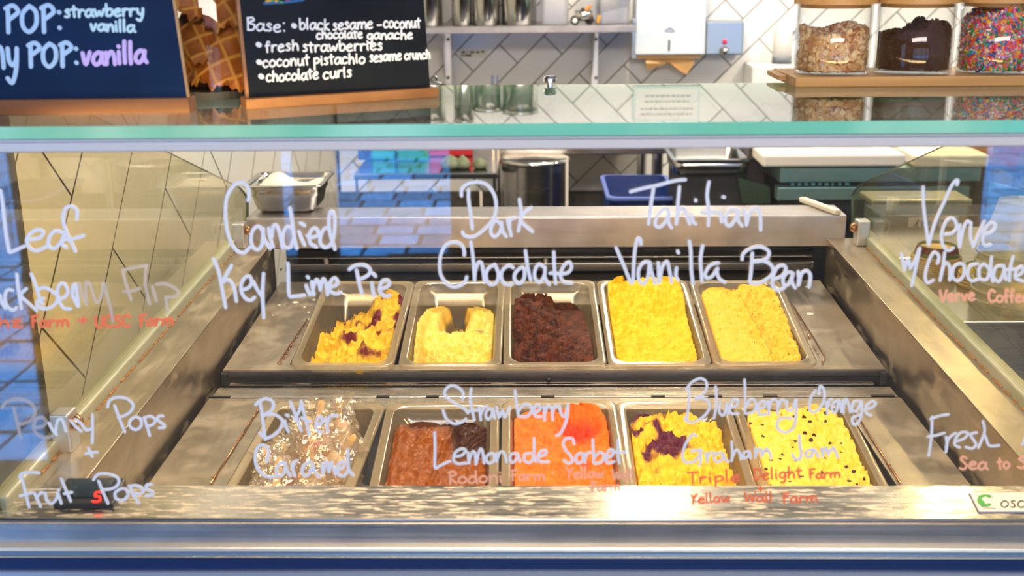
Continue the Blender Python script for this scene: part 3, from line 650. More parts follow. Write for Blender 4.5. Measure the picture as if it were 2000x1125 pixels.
mb = MB(); ink(mb, [[(201, 962), (188, 962), (186, 970)], [(186, 970), (195, 971), (193, 980), (181, 980)]], 4.2, A+nn*.0007, nn); mb.build('digit', mat('red_digit', (.8, .0, .0), .5, emit=((1, .02, .01), 3.0)), win)
# maker's plate at the right
zpl = ZL+.0005
P4 = [PZ(1894, 965, zpl), PZ(1912, 1001, zpl), PZ(2090, 1001, zpl), PZ(2078, 964, zpl)]
nm = thing('name_plate', 'white maker plate with a green round emblem and black letters on the ledge', 'plate', P4[1])
mb = MB(); mb.prism([Vector((p.x, p.y, zpl)) for p in P4], (0, 0, .0022)); np_ = mb.build('plate', mat('plate_white', (.80, .80, .76), .3), nm, bevel=.0012, segs=3)
mb = MB(); mb.prism([Vector((p.x, p.y, zpl-.0003))+Vector(d)*.0012 for p, d in zip(P4, [(-1, 1, 0), (-1, -1, 0), (1, -1, 0), (1, 1, 0)])], (0, 0, .0009)); mb.build('plate_border', mat('plate_border', (.12, .14, .30), .4), nm)
up = Vector((0, 0, 1)); pl = Vector((P4[0].x, P4[0].y, zpl+.0023))
mb = MB(); ink(mb, [[(1918+12*math.cos(t)*1.0+6, 978+11*math.sin(t)*.9) for t in [k*PI/8 for k in range(2, 15)]], ], 7, pl, up); ink(mb, [[(1916, 976), (1922, 984), (1930, 988)]], 5, pl, up)
mb.build('emblem', mat('emblem_green', (.05, .36, .06), .5), np_)
mb = MB(); ink(mb, [[(1907, 968), (1918, 970), (1932, 967), (1940, 972)], [(1912, 984), (1922, 992), (1945, 994)]], 1.4, pl, up); mb.build('emblem_grid', mat('emblem_grey', (.25, .3, .35), .5), np_)
mb = MB(); ink(mb, word('osc', 1954, 2002, 991, 991, 13), 2.3, pl, up); mb.build('lettering', M['black'], np_)
# =================================================================== WRITING ON THE FRONT GLASS
GO = Vector((0, YG, 1.2)); GN = Vector((0, -1, 0))
def gtext(name, strokes, w, m, label=None):
    mb = MB(); ink(mb, strokes, w*.84, GO, GN); o = mb.build(name, m, fg)
    if label: o['label'] = label
    return o
def cv(ox, oy, s, pts): return [(ox+x/s, oy+y/s) for x, y in pts]
c1 = lambda *p: cv(380, 340, 6.25, p); c2 = lambda *p: cv(400, 500, 5, p); c3 = lambda *p: cv(830, 340, 4.6875, p); c4 = lambda *p: cv(1190, 340, 4.688, p)
c5 = lambda *p: cv(480, 750, 5.625, p); c6 = lambda *p: cv(830, 740, 4.762, p); c7 = lambda *p: cv(1310, 730, 4.1667, p)
c8 = lambda *p: cv(0, 280, 3.516, p); c9 = lambda *p: cv(0, 500, 5.556, p); ca = lambda *p: cv(0, 740, 4.328, p)
cb = lambda *p: cv(1700, 340, 3.75, p); cc = lambda *p: cv(1750, 620, 3.308, p)
W9 = 8.5
S = [c1((655,320),(672,240),(645,150),(570,98),(470,150),(395,290),(378,470),(400,680),(455,850),(520,935),(590,962),(640,930),(675,892))]
S += [c1((835,700),(780,635),(710,690),(690,800),(715,890),(775,920),(825,860),(838,720)), c1((838,660),(850,790),(925,905)),
      c1((905,660),(920,760),(960,885)), c1((945,760),(960,640),(1000,625),(1040,720),(1075,900)),
      c1((1190,660),(1130,640),(1085,720),(1080,830),(1110,895),(1170,890),(1205,800)), c1((1165,410),(1190,560),(1215,760),(1250,905)),
      c1((1275,700),(1300,770),(1345,865)), c1((1290,595),(1345,625)),
      c1((1375,750),(1450,770),(1515,730),(1480,660),(1430,680),(1400,760),(1420,850),(1490,885)),
      c1((1650,670),(1590,660),(1545,740),(1535,830),(1580,890),(1650,870),(1700,760),(1715,560),(1690,460),(1655,470),(1640,560),(1655,720),(1715,915))]
gtext('lettering', S, W9, M['marker'])
S = [c2((85,25),(130,130),(165,290),(205,500)), c2((262,92),(205,195),(160,275),(200,235),(245,240),(285,300),(310,440)),
     c2((370,330),(425,310),(458,260),(440,200),(400,205),(358,270),(360,350),(400,415),(450,430),(488,402)),
     c2((470,240),(510,320),(560,395)), c2((575,170),(565,380),(578,600)),
     c2((812,70),(818,200),(825,380),(880,392),(975,380)), c2((990,285),(1005,330),(1028,375)), c2((1003,200),(1012,210)),
     c2((1045,250),(1052,310),(1065,375)), c2((1060,320),(1085,235),(1110,250),(1130,330)), c2((1130,330),(1150,230),(1175,240),(1190,300),(1200,375)),
     c2((1225,300),(1270,290),(1300,255),(1270,215),(1235,240),(1215,300),(1235,350),(1290,368),(1330,352)),
     c2((1412,130),(1470,92),(1560,88),(1615,130),(1600,180),(1545,215),(1500,225)), c2((1482,135),(1505,250),(1535,362)),
     c2((1632,262),(1640,320),(1652,385)), c2((1640,165),(1668,195)),
     c2((1715,320),(1770,305),(1805,270),(1785,235),(1735,245),(1710,300),(1715,350),(1760,390),(1810,382))]
gtext('lettering', S, 8.5, M['marker'])
S = [c3((335,198),(340,130),(400,85),(490,72),(570,100),(630,180),(652,280),(635,390),(570,480),(480,555),(415,575),(360,560),(345,528)),
     c3((400,142),(398,220),(420,380),(435,500)),
     c3((690,455),(650,425),(610,480),(605,540),(640,572),(690,520),(705,440)), c3((700,440),(712,520),(745,570)),
     c3((755,420),(775,500),(790,562)), c3((775,500),(780,420),(825,400)), c3((865,230),(880,370),(855,520)), c3((975,308),(920,345),(880,415),(905,460),(985,525)),
     c3((360,742),(355,680),(320,635),(260,622),(190,650),(145,740),(135,850),(150,930),(200,1000),(265,1032),(330,1015),(370,980),(382,940)),
     c3((420,620),(440,760),(455,968)), c3((455,970),(462,880),(490,808),(520,820),(535,900),(545,985)),
     c3((640,825),(575,870),(560,950),(600,1010),(655,990),(672,910),(640,828)), c3((808,855),(765,838),(710,880),(700,950),(735,1005),(800,1005)),
     c3((885,850),(830,900),(820,960),(860,1000),(905,960),(910,870),(885,850)), c3((920,700),(940,850),(968,968)),
     c3((1090,850),(1040,825),(1005,890),(1010,960),(1055,985),(1095,920),(1100,850)), c3((1100,850),(1100,950),(1140,1010)),
     c3((1180,712),(1185,860),(1197,1000)), c3((1145,905),(1255,912)), c3((1255,912),(1310,900),(1342,850),(1320,805),(1270,840),(1240,920),(1270,985),(1345,995))]
gtext('lettering', S, 8.2, M['marker'])
S = [c4((195,160),(330,125),(450,100),(600,60),(695,50)), c4((405,135),(380,290),(360,455)),
     c4((540,330),(500,315),(440,380),(420,460),(460,485),(510,440),(550,350),(540,430),(570,490)),
     c4((642,115),(625,300),(612,455)), c4((615,440),(640,330),(680,310),(705,370),(735,455)), c4((755,375),(765,430),(790,455)), c4((790,235),(791,243)),
     c4((912,70),(895,190),(910,340),(905,470)), c4((850,345),(985,345)), c4((1018,350),(1028,435)), c4((1040,208),(1052,210)),
     c4((1165,330),(1110,320),(1065,390),(1070,455),(1110,470),(1160,400),(1180,330),(1180,420),(1215,472)), c4((1235,330),(1250,400),(1255,465)), c4((1255,460),(1290,340),(1345,310),(1380,370),(1385,510)),
     c4((62,672),(130,830),(208,1000),(225,800),(240,660),(262,590),(285,600),(290,640)),
     c4((370,805),(310,810),(268,880),(275,975),(320,1000),(355,930),(370,810),(385,890),(420,1000)), c4((448,810),(455,990)), c4((460,985),(485,850),(530,800),(550,880),(570,990)),
     c4((615,855),(610,930),(630,968)), c4((625,702),(632,720)), c4((732,612),(745,700),(750,870),(765,1000)), c4((855,652),(835,780),(848,978)),
     c4((1000,812),(930,830),(880,900),(890,950),(940,935),(990,860),(985,900),(1010,960),(1055,988)),
     c4((1215,780),(1225,730),(1290,680),(1380,665),(1455,700),(1450,760),(1380,795),(1300,800),(1400,792),(1480,830),(1498,900),(1440,960),(1360,1000),(1290,995)), c4((1308,722),(1300,850),(1285,990)),
     c4((1515,960),(1580,930),(1615,870),(1595,835),(1540,850),(1500,930),(1495,1020),(1540,1062),(1600,1040)),
     c4((1680,905),(1630,900),(1590,960),(1600,1015),(1645,1000),(1680,910),(1670,980),(1700,1040)), c4((1728,890),(1735,960),(1730,1015)), c4((1735,1010),(1760,910),(1810,885),(1840,930),(1828,1030))]
gtext('lettering', S, 8.2, M['marker'])
S = [c5((160,205),(190,400),(215,608)), c5((112,225),(160,180),(220,160),(290,185),(305,240),(270,300),(200,340),(300,330),(380,370),(405,420),(370,500),(290,570),(215,590),(155,532)),
     c5((430,400),(445,470),(470,520)), c5((448,338),(470,348)), c5((490,192),(545,330),(612,510)), c5((612,182),(590,290),(535,388)), c5((610,190),(650,350),(700,550)), c5((610,370),(715,412)),
     c5((770,460),(820,440),(845,400),(820,355),(785,390),(775,470),(800,520),(850,525)), c5((880,380),(890,450),(905,525)), c5((892,460),(915,370),(960,345),(1010,350)),
     c5((232,850),(250,760),(230,690),(170,668),(120,720),(105,820),(130,920),(190,990),(260,1020),(330,1010)),
     c5((430,860),(375,870),(340,930),(350,1000),(400,1000),(435,920),(430,860),(450,930),(490,1005)), c5((505,870),(520,940),(540,1005)), c5((520,930),(530,860),(565,840)),
     c5((720,850),(650,880),(620,950),(650,1005),(700,980),(735,880),(760,960),(815,1020)), c5((835,870),(850,990)), c5((850,970),(880,870),(900,860),(915,960)), c5((915,960),(940,870),(955,870),(985,985)),
     c5((1005,935),(1060,920),(1085,870),(1050,850),(1010,910),(1020,990),(1080,1005),(1130,940)), c5((1120,712),(1125,850),(1135,940),(1185,1000))]
gtext('lettering', S, 7.4, M['marker'])
S = [c6((350,192),(355,130),(310,80),(240,62),(185,110),(200,170),(280,225),(370,280),(400,315)), c6((382,370),(340,402),(270,415),(200,370),(168,285)),
     c6((430,90),(422,180),(440,290),(460,380)), c6((385,300),(505,290)),
     c6((505,260),(520,380)), c6((520,330),(550,265),(580,250)), c6((620,275),(580,290),(565,340),(590,375),(625,330),(630,275),(650,365)), c6((665,260),(690,355),(720,290),(745,355),(790,255)),
     c6((838,108),(850,220),(870,345)), c6((870,300),(920,240),(985,250),(985,310),(940,350),(880,345)), c6((1000,310),(1050,300),(1075,260),(1040,240),(1010,290),(1030,345),(1080,350)),
     c6((1105,255),(1115,380)), c6((1115,320),(1140,250),(1165,260)), c6((1180,260),(1188,380)), c6((1185,320),(1205,255),(1235,255)), c6((1250,245),(1265,320),(1300,345),(1330,240)), c6((1332,240),(1320,360),(1290,450),(1250,515),(1222,522)),
     c6((90,492),(95,640),(92,760),(98,828),(150,800),(235,762)),
     c6((275,720),(340,710),(380,665),(340,648),(285,680),(265,740),(300,785),(390,780)), c6((400,680),(410,780)), c6((410,760),(440,680),(465,690),(475,790)), c6((475,790),(510,660),(535,670),(550,780)),
     c6((605,690),(570,730),(590,780),(640,760),(640,700),(605,690)), c6((665,690),(668,765)), c6((670,750),(700,680),(740,690),(760,770)),
     c6((850,690),(800,700),(790,750),(820,775),(865,720),(860,690),(885,765)), c6((990,690),(930,700),(925,755),(970,775),(1010,720),(1015,548)), c6((1005,700),(1030,765)), c6((1060,720),(1120,700),(1125,665),(1080,670),(1050,720),(1070,765),(1150,768)),
     c6((1388,600),(1370,555),(1310,555),(1285,600),(1310,660),(1360,720),(1370,765),(1330,782),(1290,752)),
     c6((1430,690),(1400,730),(1420,780),(1465,760),(1465,700),(1430,690)), c6((1480,690),(1490,775)), c6((1490,740),(1510,690),(1545,680)), c6((1560,560),(1570,780)), c6((1570,740),(1620,680),(1665,710),(1640,770),(1580,785)),
     c6((1690,730),(1740,710),(1750,660),(1710,665),(1685,730),(1700,780),(1760,765)), c6((1795,565),(1795,700),(1808,780)), c6((1745,680),(1860,680))]
gtext('lettering', S, 6.6, M['marker'])
S = [c7((145,112),(150,200),(130,370)), c7((128,122),(170,70),(235,38),(285,60),(290,120),(250,175),(195,200),(270,200),(312,240),(305,300),(250,360),(170,395),(120,375),(122,350)),
     c7((365,102),(372,240),(352,360)), c7((402,235),(395,310),(430,335),(455,240)), c7((455,240),(465,325)), c7((480,270),(530,260),(545,215),(505,210),(480,270),(490,320),(550,322)),
     c7((600,45),(605,200),(603,320)), c7((605,280),(650,205),(690,230),(680,300),(620,325)), c7((705,290),(760,270),(765,225),(725,230),(705,290),(730,330),(775,322)), c7((790,220),(800,330)), c7((800,280),(820,215),(855,210)),
     c7((870,225),(870,330)), c7((872,280),(895,215),(930,220)), c7((945,220),(945,280),(985,295),(1015,210)), c7((1020,210),(1020,300),(1005,420),(950,472),(895,465),(865,425),(880,370),(930,355),(980,362)),
     c7((1180,135),(1140,190),(1128,270),(1150,310),(1200,290),(1245,210),(1245,130),(1215,98),(1205,160)),
     c7((1265,225),(1275,325)), c7((1275,270),(1290,215),(1310,205)), c7((1365,215),(1320,240),(1312,300),(1345,305),(1370,215),(1390,310)), c7((1400,215),(1405,315)), c7((1405,270),(1430,205),(1460,310)),
     c7((1535,220),(1485,230),(1475,290),(1510,300),(1550,220)), c7((1552,220),(1550,330),(1520,400),(1485,408),(1478,360),(1540,330)), c7((1575,290),(1640,270),(1668,235),(1630,225),(1585,270),(1590,320),(1630,335)),
     c7((208,500),(175,495),(120,570),(95,670),(125,720),(190,710),(235,660),(245,620),(165,628)), c7((235,640),(245,700),(232,742)),
     c7((285,640),(300,715)), c7((298,690),(315,645),(350,640)), c7((415,640),(370,650),(350,690),(380,715),(420,690),(425,645),(440,690),(470,712)), c7((495,548),(500,650),(495,705)), c7((500,680),(530,620),(560,640),(570,690)),
     c7((635,630),(595,640),(590,685),(630,670),(640,630),(650,685)), c7((685,600),(690,680)), c7((692,660),(715,610),(735,625),(740,670)), c7((742,660),(775,610),(800,630),(815,678)),
     c7((1045,497),(1050,580),(1062,640),(1050,690),(1010,690),(990,652)), c7((1160,610),(1105,630),(1100,665),(1140,670),(1170,615),(1200,675)), c7((1225,600),(1235,670)), c7((1235,650),(1265,600),(1280,660)), c7((1280,650),(1320,600),(1335,620),(1360,680))]
gtext('lettering', S, 6.2, M['marker'])
S = [c8((5,322),(20,420),(40,600),(62,735),(75,745),(170,705)), c8((195,660),(270,650),(300,610),(260,592),(210,620),(185,670),(210,720),(260,735),(325,705)),
     c8((450,620),(380,600),(340,650),(335,705),(380,718),(430,660),(445,610),(430,690),(460,715)), c8((528,518),(530,460),(490,432),(450,450),(435,520),(460,610),(520,740)), c8((430,660),(500,655),(575,632))]
gtext('lettering', S, 8.5, M['marker'])
S = [c9((0,420),(20,500),(60,565)), c9((140,370),(80,370),(55,450),(80,545),(140,585),(185,555)), c9((185,195),(200,350),(235,568)), c9((290,352),(225,425),(300,500),(400,590)),
     c9((340,192),(385,300),(440,480),(470,520)), c9((435,350),(500,345),(580,390),(630,450),(590,530),(500,570),(420,550),(405,500),(480,455)),
     c9((640,470),(710,440),(740,380),(700,300),(650,310),(625,390),(650,500),(700,565),(770,570)), c9((790,410),(795,330),(825,320),(855,540)), c9((790,430),(850,545))]
gtext('lettering', S, 8, M['marker'])
S = [c9((780,430),(800,330),(860,300),(890,400),(940,520)), c9((940,500),(930,330),(950,280),(990,330),(1020,440),(1060,500),(1110,420),(1120,300)), c9((1130,292),(1170,450),(1210,600),(1222,700)),
     c9((1335,150),(1370,300),(1425,470)), c9((1340,152),(1450,125),(1595,102)), c9((1345,385),(1430,375),(1520,350)), c9((1590,105),(1580,300),(1625,515)), c9((1655,330),(1700,485)),
     c9((1700,305),(1800,300),(1900,345),(1940,400),(1890,440),(1800,445)), c9((1800,445),(1810,520),(1825,608))]
gtext('lettering', S, 7.5, M['marker_old'], 'faded, half rubbed-out white handwriting')
S = [ca((120,250),(150,380),(178,495)), ca((20,240),(60,190),(150,170),(240,190),(295,250),(280,330),(220,370),(150,382)), ca((290,410),(360,400),(390,360),(360,325),(310,340),(285,400),(310,460),(380,495),(450,480))]
gtext('lettering', S, 8, M['marker_old'], 'faded, half rubbed-out white handwriting')
S = [ca((415,370),(440,420),(480,470)), ca((470,460),(490,350),(530,350),(560,440)), ca((600,350),(640,400),(690,440)), ca((640,340),(690,380),(730,430),(770,420)), ca((782,298),(785,420),(782,540)),
     ca((970,222),(1010,330),(1058,448)), ca((912,235),(930,180),(990,155),(1070,165),(1125,215),(1110,270),(1050,310),(1000,322)),
     ca((1150,318),(1105,345),(1100,400),(1150,428),(1195,395),(1190,340),(1150,318)), ca((1220,330),(1245,400),(1268,478)), ca((1215,330),(1270,315),(1315,345),(1290,385),(1240,400)), ca((1380,312),(1340,315),(1340,350),(1385,385),(1390,408),(1345,412)),
     ca((748,582),(765,620),(782,655)), ca((725,632),(775,622),(825,616)),
     ca((180,800),(210,930),(248,1080)), ca((165,830),(190,798),(250,788),(335,792)), ca((172,988),(225,972),(272,960)), ca((290,960),(320,1020),(345,1078)), ca((310,1010),(340,965),(370,960)),
     ca((385,960),(400,1030),(440,1050),(480,1010),(490,960)), ca((492,960),(520,1050)), ca((495,935),(500,940)), ca((520,842),(560,940),(600,1032)), ca((545,968),(612,955)),
     ca((835,860),(870,950),(915,1050)), ca((792,850),(830,805),(900,800),(985,825),(1008,870),(980,910),(930,930),(870,935)),
     ca((1025,925),(975,960),(985,1010),(1040,1025),(1085,980),(1065,930),(1025,925)), ca((1095,900),(1130,980),(1175,1045)), ca((1095,905),(1160,900),(1215,935),(1190,970),(1140,965)), ca((1285,890),(1240,895),(1245,930),(1295,960),(1290,980),(1235,985))]
gtext('lettering', S, 6.8, M['marker'])
S = [cb((385,92),(390,250),(425,520)), cb((425,520),(470,360),(540,200),(590,90),(625,45),(640,50),(632,78)), cb((545,440),(600,430),(632,380),(600,320),(550,350),(520,440),(530,520),(570,558),(605,540)),
     cb((655,370),(645,450),(652,530)), cb((652,525),(680,400),(710,345),(735,360)), cb((735,355),(730,450),(752,530)), cb((752,530),(790,440),(832,342)), cb((832,440),(890,420),(915,370),(880,355),(840,400),(820,470),(835,520),(880,515)),
     cb((225,582),(240,660),(248,700)), cb((248,700),(275,620),(292,690)), cb((292,690),(330,620),(360,545),(300,815)),
     cb((490,652),(500,600),(465,572),(425,640),(400,740),(415,795),(460,775)), cb((542,572),(530,680),(508,778)), cb((510,775),(530,680),(560,650),(580,690),(578,775)),
     cb((650,652),(610,680),(600,750),(640,780),(680,740),(685,670),(650,652)), cb((785,655),(730,670),(710,740),(740,780),(790,768)), cb((830,655),(795,690),(800,760),(850,770),(870,700),(830,655)), cb((885,605),(880,700),(895,785)),
     cb((975,670),(920,680),(900,750),(940,785),(975,720),(975,670),(990,770)), cb((1042,602),(1020,700),(1015,780)), cb((985,700),(1060,695)), cb((1060,750),(1110,720),(1110,675),(1070,700),(1060,760),(1125,785))]
gtext('lettering', S, 7.4, M['marker'])
S = [cc((232,640),(228,760),(210,890)), cc((222,655),(280,635),(338,625)), cc((205,770),(260,760),(312,745)), cc((322,770),(328,820),(320,870)), cc((322,840),(340,780),(385,745)),
     cc((385,800),(440,780),(462,745),(420,742),(385,780),(378,820),(410,838)), cc((520,742),(480,755),(500,790),(515,820),(490,845),(448,835)), cc((560,668),(570,740),(530,840)), cc((535,830),(570,760),(600,825),(665,825)), cc((815,820),(840,760),(860,720))]
gtext('lettering', S, 6.4, M['marker'])
def orange(ws, m='marker_orange', lw=6.0):
    for a in ws: gtext('lettering', word(*a), lw, M[m], 'small orange handwriting')
orange([('hz', -4, 44, 640, 638, 13, 22), ('Farm', 61, 134, 639, 636, 12, 22), ('+', 152, 172, 634, 634, 14), ('UCSC', 186, 256, 640, 637, 12, 23), ('Farm', 272, 338, 637, 633, 12, 22)])
orange([('Rodoni', 874, 982, 944, 941, 13, 24), ('Farm', 998, 1064, 938, 937, 11, 21), ('.', 1074, 1090, 930, 930, 11), ('Yellow', 1106, 1179, 934, 932, 11, 22), ('Wall', 1196, 1238, 936, 934, 10, 20), ('Farm', 1154, 1210, 960, 957, 10, 19)], 'marker_orange_soft', 5)
orange([('Triple', 1342, 1446, 944, 940, 12, 23), ('Delight', 1470, 1566, 937, 932, 12, 22), ('Farm', 1580, 1640, 935, 932, 10, 19), ('+', 1478, 1492, 962, 962, 11), ('Yellow', 1348, 1426, 984, 980, 11, 20), ('Wall', 1454, 1509, 980, 979, 11, 19), ('Farm', 1528, 1596, 982, 980, 11, 19)], 'marker_orange', 4.6)
orange([('Verve', 1835, 1904, 588, 586, 13, 23), ('Coffee', 1930, 2010, 590, 590, 13, 24), ('Sea', 1873, 1928, 916, 916, 14, 26), ('to', 1948, 1972, 915, 915, 13, 23), ('S', 1986, 2006, 914, 914, 13, 23)], 'marker_orange_soft', 6)
# =================================================================== PANS AND ICE CREAM
def pan_mesh_profile(w, L, r, n=8):
    pts = []
    for (cx, cy, a0) in ((w/2-r, L/2-r, 0), (-w/2+r, L/2-r, PI/2), (-w/2+r, -L/2+r, PI), (w/2-r, -L/2+r, 3*PI/2)):
        for k in range(n+1): a = a0+PI/2*k/n; pts.append((cx+r*math.cos(a), cy+r*math.sin(a)))
    return pts
def ring_mesh(mb, rings):
    n = len(rings[0]); o = len(mb.v); vs = [p for r in rings for p in r]; fs = []
    for j in range(len(rings)-1):
        for k in range(n): fs.append((j*n+k, j*n+(k+1) % n, (j+1)*n+(k+1) % n, (j+1)*n+k))
    mb.add(vs, fs)
PW, PL, PD_ = .174, .325, .10
def make_pan():
    root = thing('food_pan', 'x', 'pan', (0, 0, 0))
    R = lambda w, L, r, z: [(x, y, z) for x, y in pan_mesh_profile(w, L, r)]
    mb = MB(); ring_mesh(mb, [R(PW, PL, .016, -.006), R(PW, PL, .016, 0), R(PW-.006, PL-.006, .014, .0014), R(PW-.012, PL-.012, .017, .0004), R(PW-.020, PL-.020, .020, .0016), R(PW-.026, PL-.026, .022, .0)])
    mb.build('rim', M['pan_rim'], root, local=True, smooth=True)
    mb = MB(); ring_mesh(mb, [R(PW-.026, PL-.026, .022, 0), R(PW-.030, PL-.030, .022, -.004), R(PW-.034, PL-.034, .024, -.022), R(PW-.040, PL-.040, .024, -.024), R(PW-.050, PL-.052, .026, -PD_+.008), R(PW-.066, PL-.068, .02, -PD_)])
    nn_ = len(R(1, 1, .1, 0)); o = len(mb.v); mb.f.append(tuple(range(o-nn_, o))); mb.mi.append(0)
    mb.build('body', M['pan'], root, local=True, smooth=True)
    return root
def place(root, ff, bb):
    """ff, bb: world points of the rim's front and back middle"""
    d = (bb-ff); yaw = -math.atan2(d.x, d.y); el = math.atan2(d.z, math.hypot(d.x, d.y))
    root.rotation_euler = (el, 0, yaw); u = d.normalized(); root.location = bb-u*(PL/2)
rot_of = {}
def solve_back(ff, x, y, L=PL):
    """point at distance L behind ff that lies on the line of sight through (x, y)"""
    lo, hi = .5, 4; r = ray(x, y)
    best = None
    for k in range(2000):
        D = 1.2+k*.001; p = CAM+r*D
        e = abs((p-ff).length-L)
        if p.y > ff.y and (best is None or e < best[0]): best = (e, p)
    return best[1]
pans = []
proto = make_pan()
names = ['leftmost clear pan of the back row holding key lime ice cream', 'clear pan in the back row, second from left, scraped nearly empty', 'clear pan in the back row holding dark chocolate', 'clear back-row pan of bright yellow ice cream right of the chocolate', 'rightmost clear pan of the back row',
         'leftmost clear pan of the front row full of wrapped pops', 'clear pan in the front row holding orange-brown caramel', 'clear pan in the front row holding orange-red sorbet', 'clear pan in the front row holding purple-swirled yellow ice cream', 'rightmost clear pan of the front row']
UF = [(666, 716), (878, 716), (1084.5, 715), (1290.5, 714), (1497, 713)]; UB = [(723, 549), (899, 548), (1073, 548), (1253, 547), (1434, 547)]
LF = [(566, 950), (847, 950), (1105, 950), (1351, 950), (1609, 950)]; LB = [(645, 786), (866, 787), (1091, 783), (1313, 784), (1539, 784)]
for i in range(10):
    o = proto if i == 0 else copy_tree(proto)
    if i < 5:
        ff = PD(UF[i][0], UF[i][1], .178*FPX/207.5); bb = solve_back(ff, *UB[i])
    else:
        j = i-5; a_ = PD(LF[j][0], LF[j][1], .178*FPX/259.0); bb = PD(LB[j][0], LB[j][1], .178*FPX/225.0)
        u = (bb-a_).normalized(); ff = bb-u*PL
    place(o, ff, bb); tag(o, names[i], 'pan', 'clear plastic pans of the ice cream case'); pans.append(o)
print('pans', [tuple(round(c, 3) for c in p.location) for p in pans], [round(math.degrees(p.rotation_euler[0]), 1) for p in pans])
def icemat(name, c1, c2=None, c3=None, bump=.6, fine=260, rough=.45, spk=None, sss=.0, use_attr=True):
    m, nt, out = newmat(name)
    b = nt.nodes.new('ShaderNodeBsdfPrincipled'); nt.links.new(b.outputs[0], out.inputs[0]); b.inputs['Roughness'].default_value = rough
    b.inputs['Specular IOR Level'].default_value = .18
    if sss: b.inputs['Subsurface Weight'].default_value = sss; b.inputs['Subsurface Radius'].default_value = (.01, .006, .002); b.inputs['Subsurface Scale'].default_value = .3
    tc = nt.nodes.new('ShaderNodeTexCoord')
    nz = nt.nodes.new('ShaderNodeTexNoise'); nz.inputs['Scale'].default_value = 60; nz.inputs['Detail'].default_value = 6
    nt.links.new(tc.outputs['Object'], nz.inputs['Vector'])
    rp = nt.nodes.new('ShaderNodeMapRange'); rp.inputs[1].default_value = .4; rp.inputs[2].default_value = .62
    nt.links.new(nz.outputs['Fac'], rp.inputs[0])
    mx = nt.nodes.new('ShaderNodeMix'); mx.data_type = 'RGBA'; mx.inputs[6].default_value = C4(c1); mx.inputs[7].default_value = C4(c2 or c1)
    nt.links.new(rp.outputs[0], mx.inputs[0]); col = mx.outputs[2]
    if c3 is not None:
        at = nt.nodes.new('ShaderNodeAttribute'); at.attribute_name = 'swirl'
        m3 = nt.nodes.new('ShaderNodeMix'); m3.data_type = 'RGBA'; m3.inputs[7].default_value = C4(c3)
        nt.links.new(col, m3.inputs[6]); nt.links.new(at.outputs['Fac'], m3.inputs[0]); col = m3.outputs[2]
    if spk is not None:
        vo = nt.nodes.new('ShaderNodeTexVoronoi'); vo.inputs['Scale'].default_value = spk[1]; nt.links.new(tc.outputs['Object'], vo.inputs['Vector'])
        lt_ = nt.nodes.new('ShaderNodeMath'); lt_.operation = 'LESS_THAN'; lt_.inputs[1].default_value = spk[2]; nt.links.new(vo.outputs['Distance'], lt_.inputs[0])
        m4 = nt.nodes.new('ShaderNodeMix'); m4.data_type = 'RGBA'; m4.inputs[7].default_value = C4(spk[0]); nt.links.new(col, m4.inputs[6]); nt.links.new(lt_.outputs[0], m4.inputs[0]); col = m4.outputs[2]
    nt.links.new(col, b.inputs['Base Color'])
    n2 = nt.nodes.new('ShaderNodeTexNoise'); n2.inputs['Scale'].default_value = fine; n2.inputs['Detail'].default_value = 6; nt.links.new(tc.outputs['Object'], n2.inputs['Vector'])
    bp = nt.nodes.new('ShaderNodeBump'); bp.inputs['Strength'].default_value = bump; bp.inputs['Distance'].default_value = .002
    nt.links.new(n2.outputs['Fac'], bp.inputs['Height']); nt.links.new(bp.outputs[0], b.inputs['Normal'])
    return m
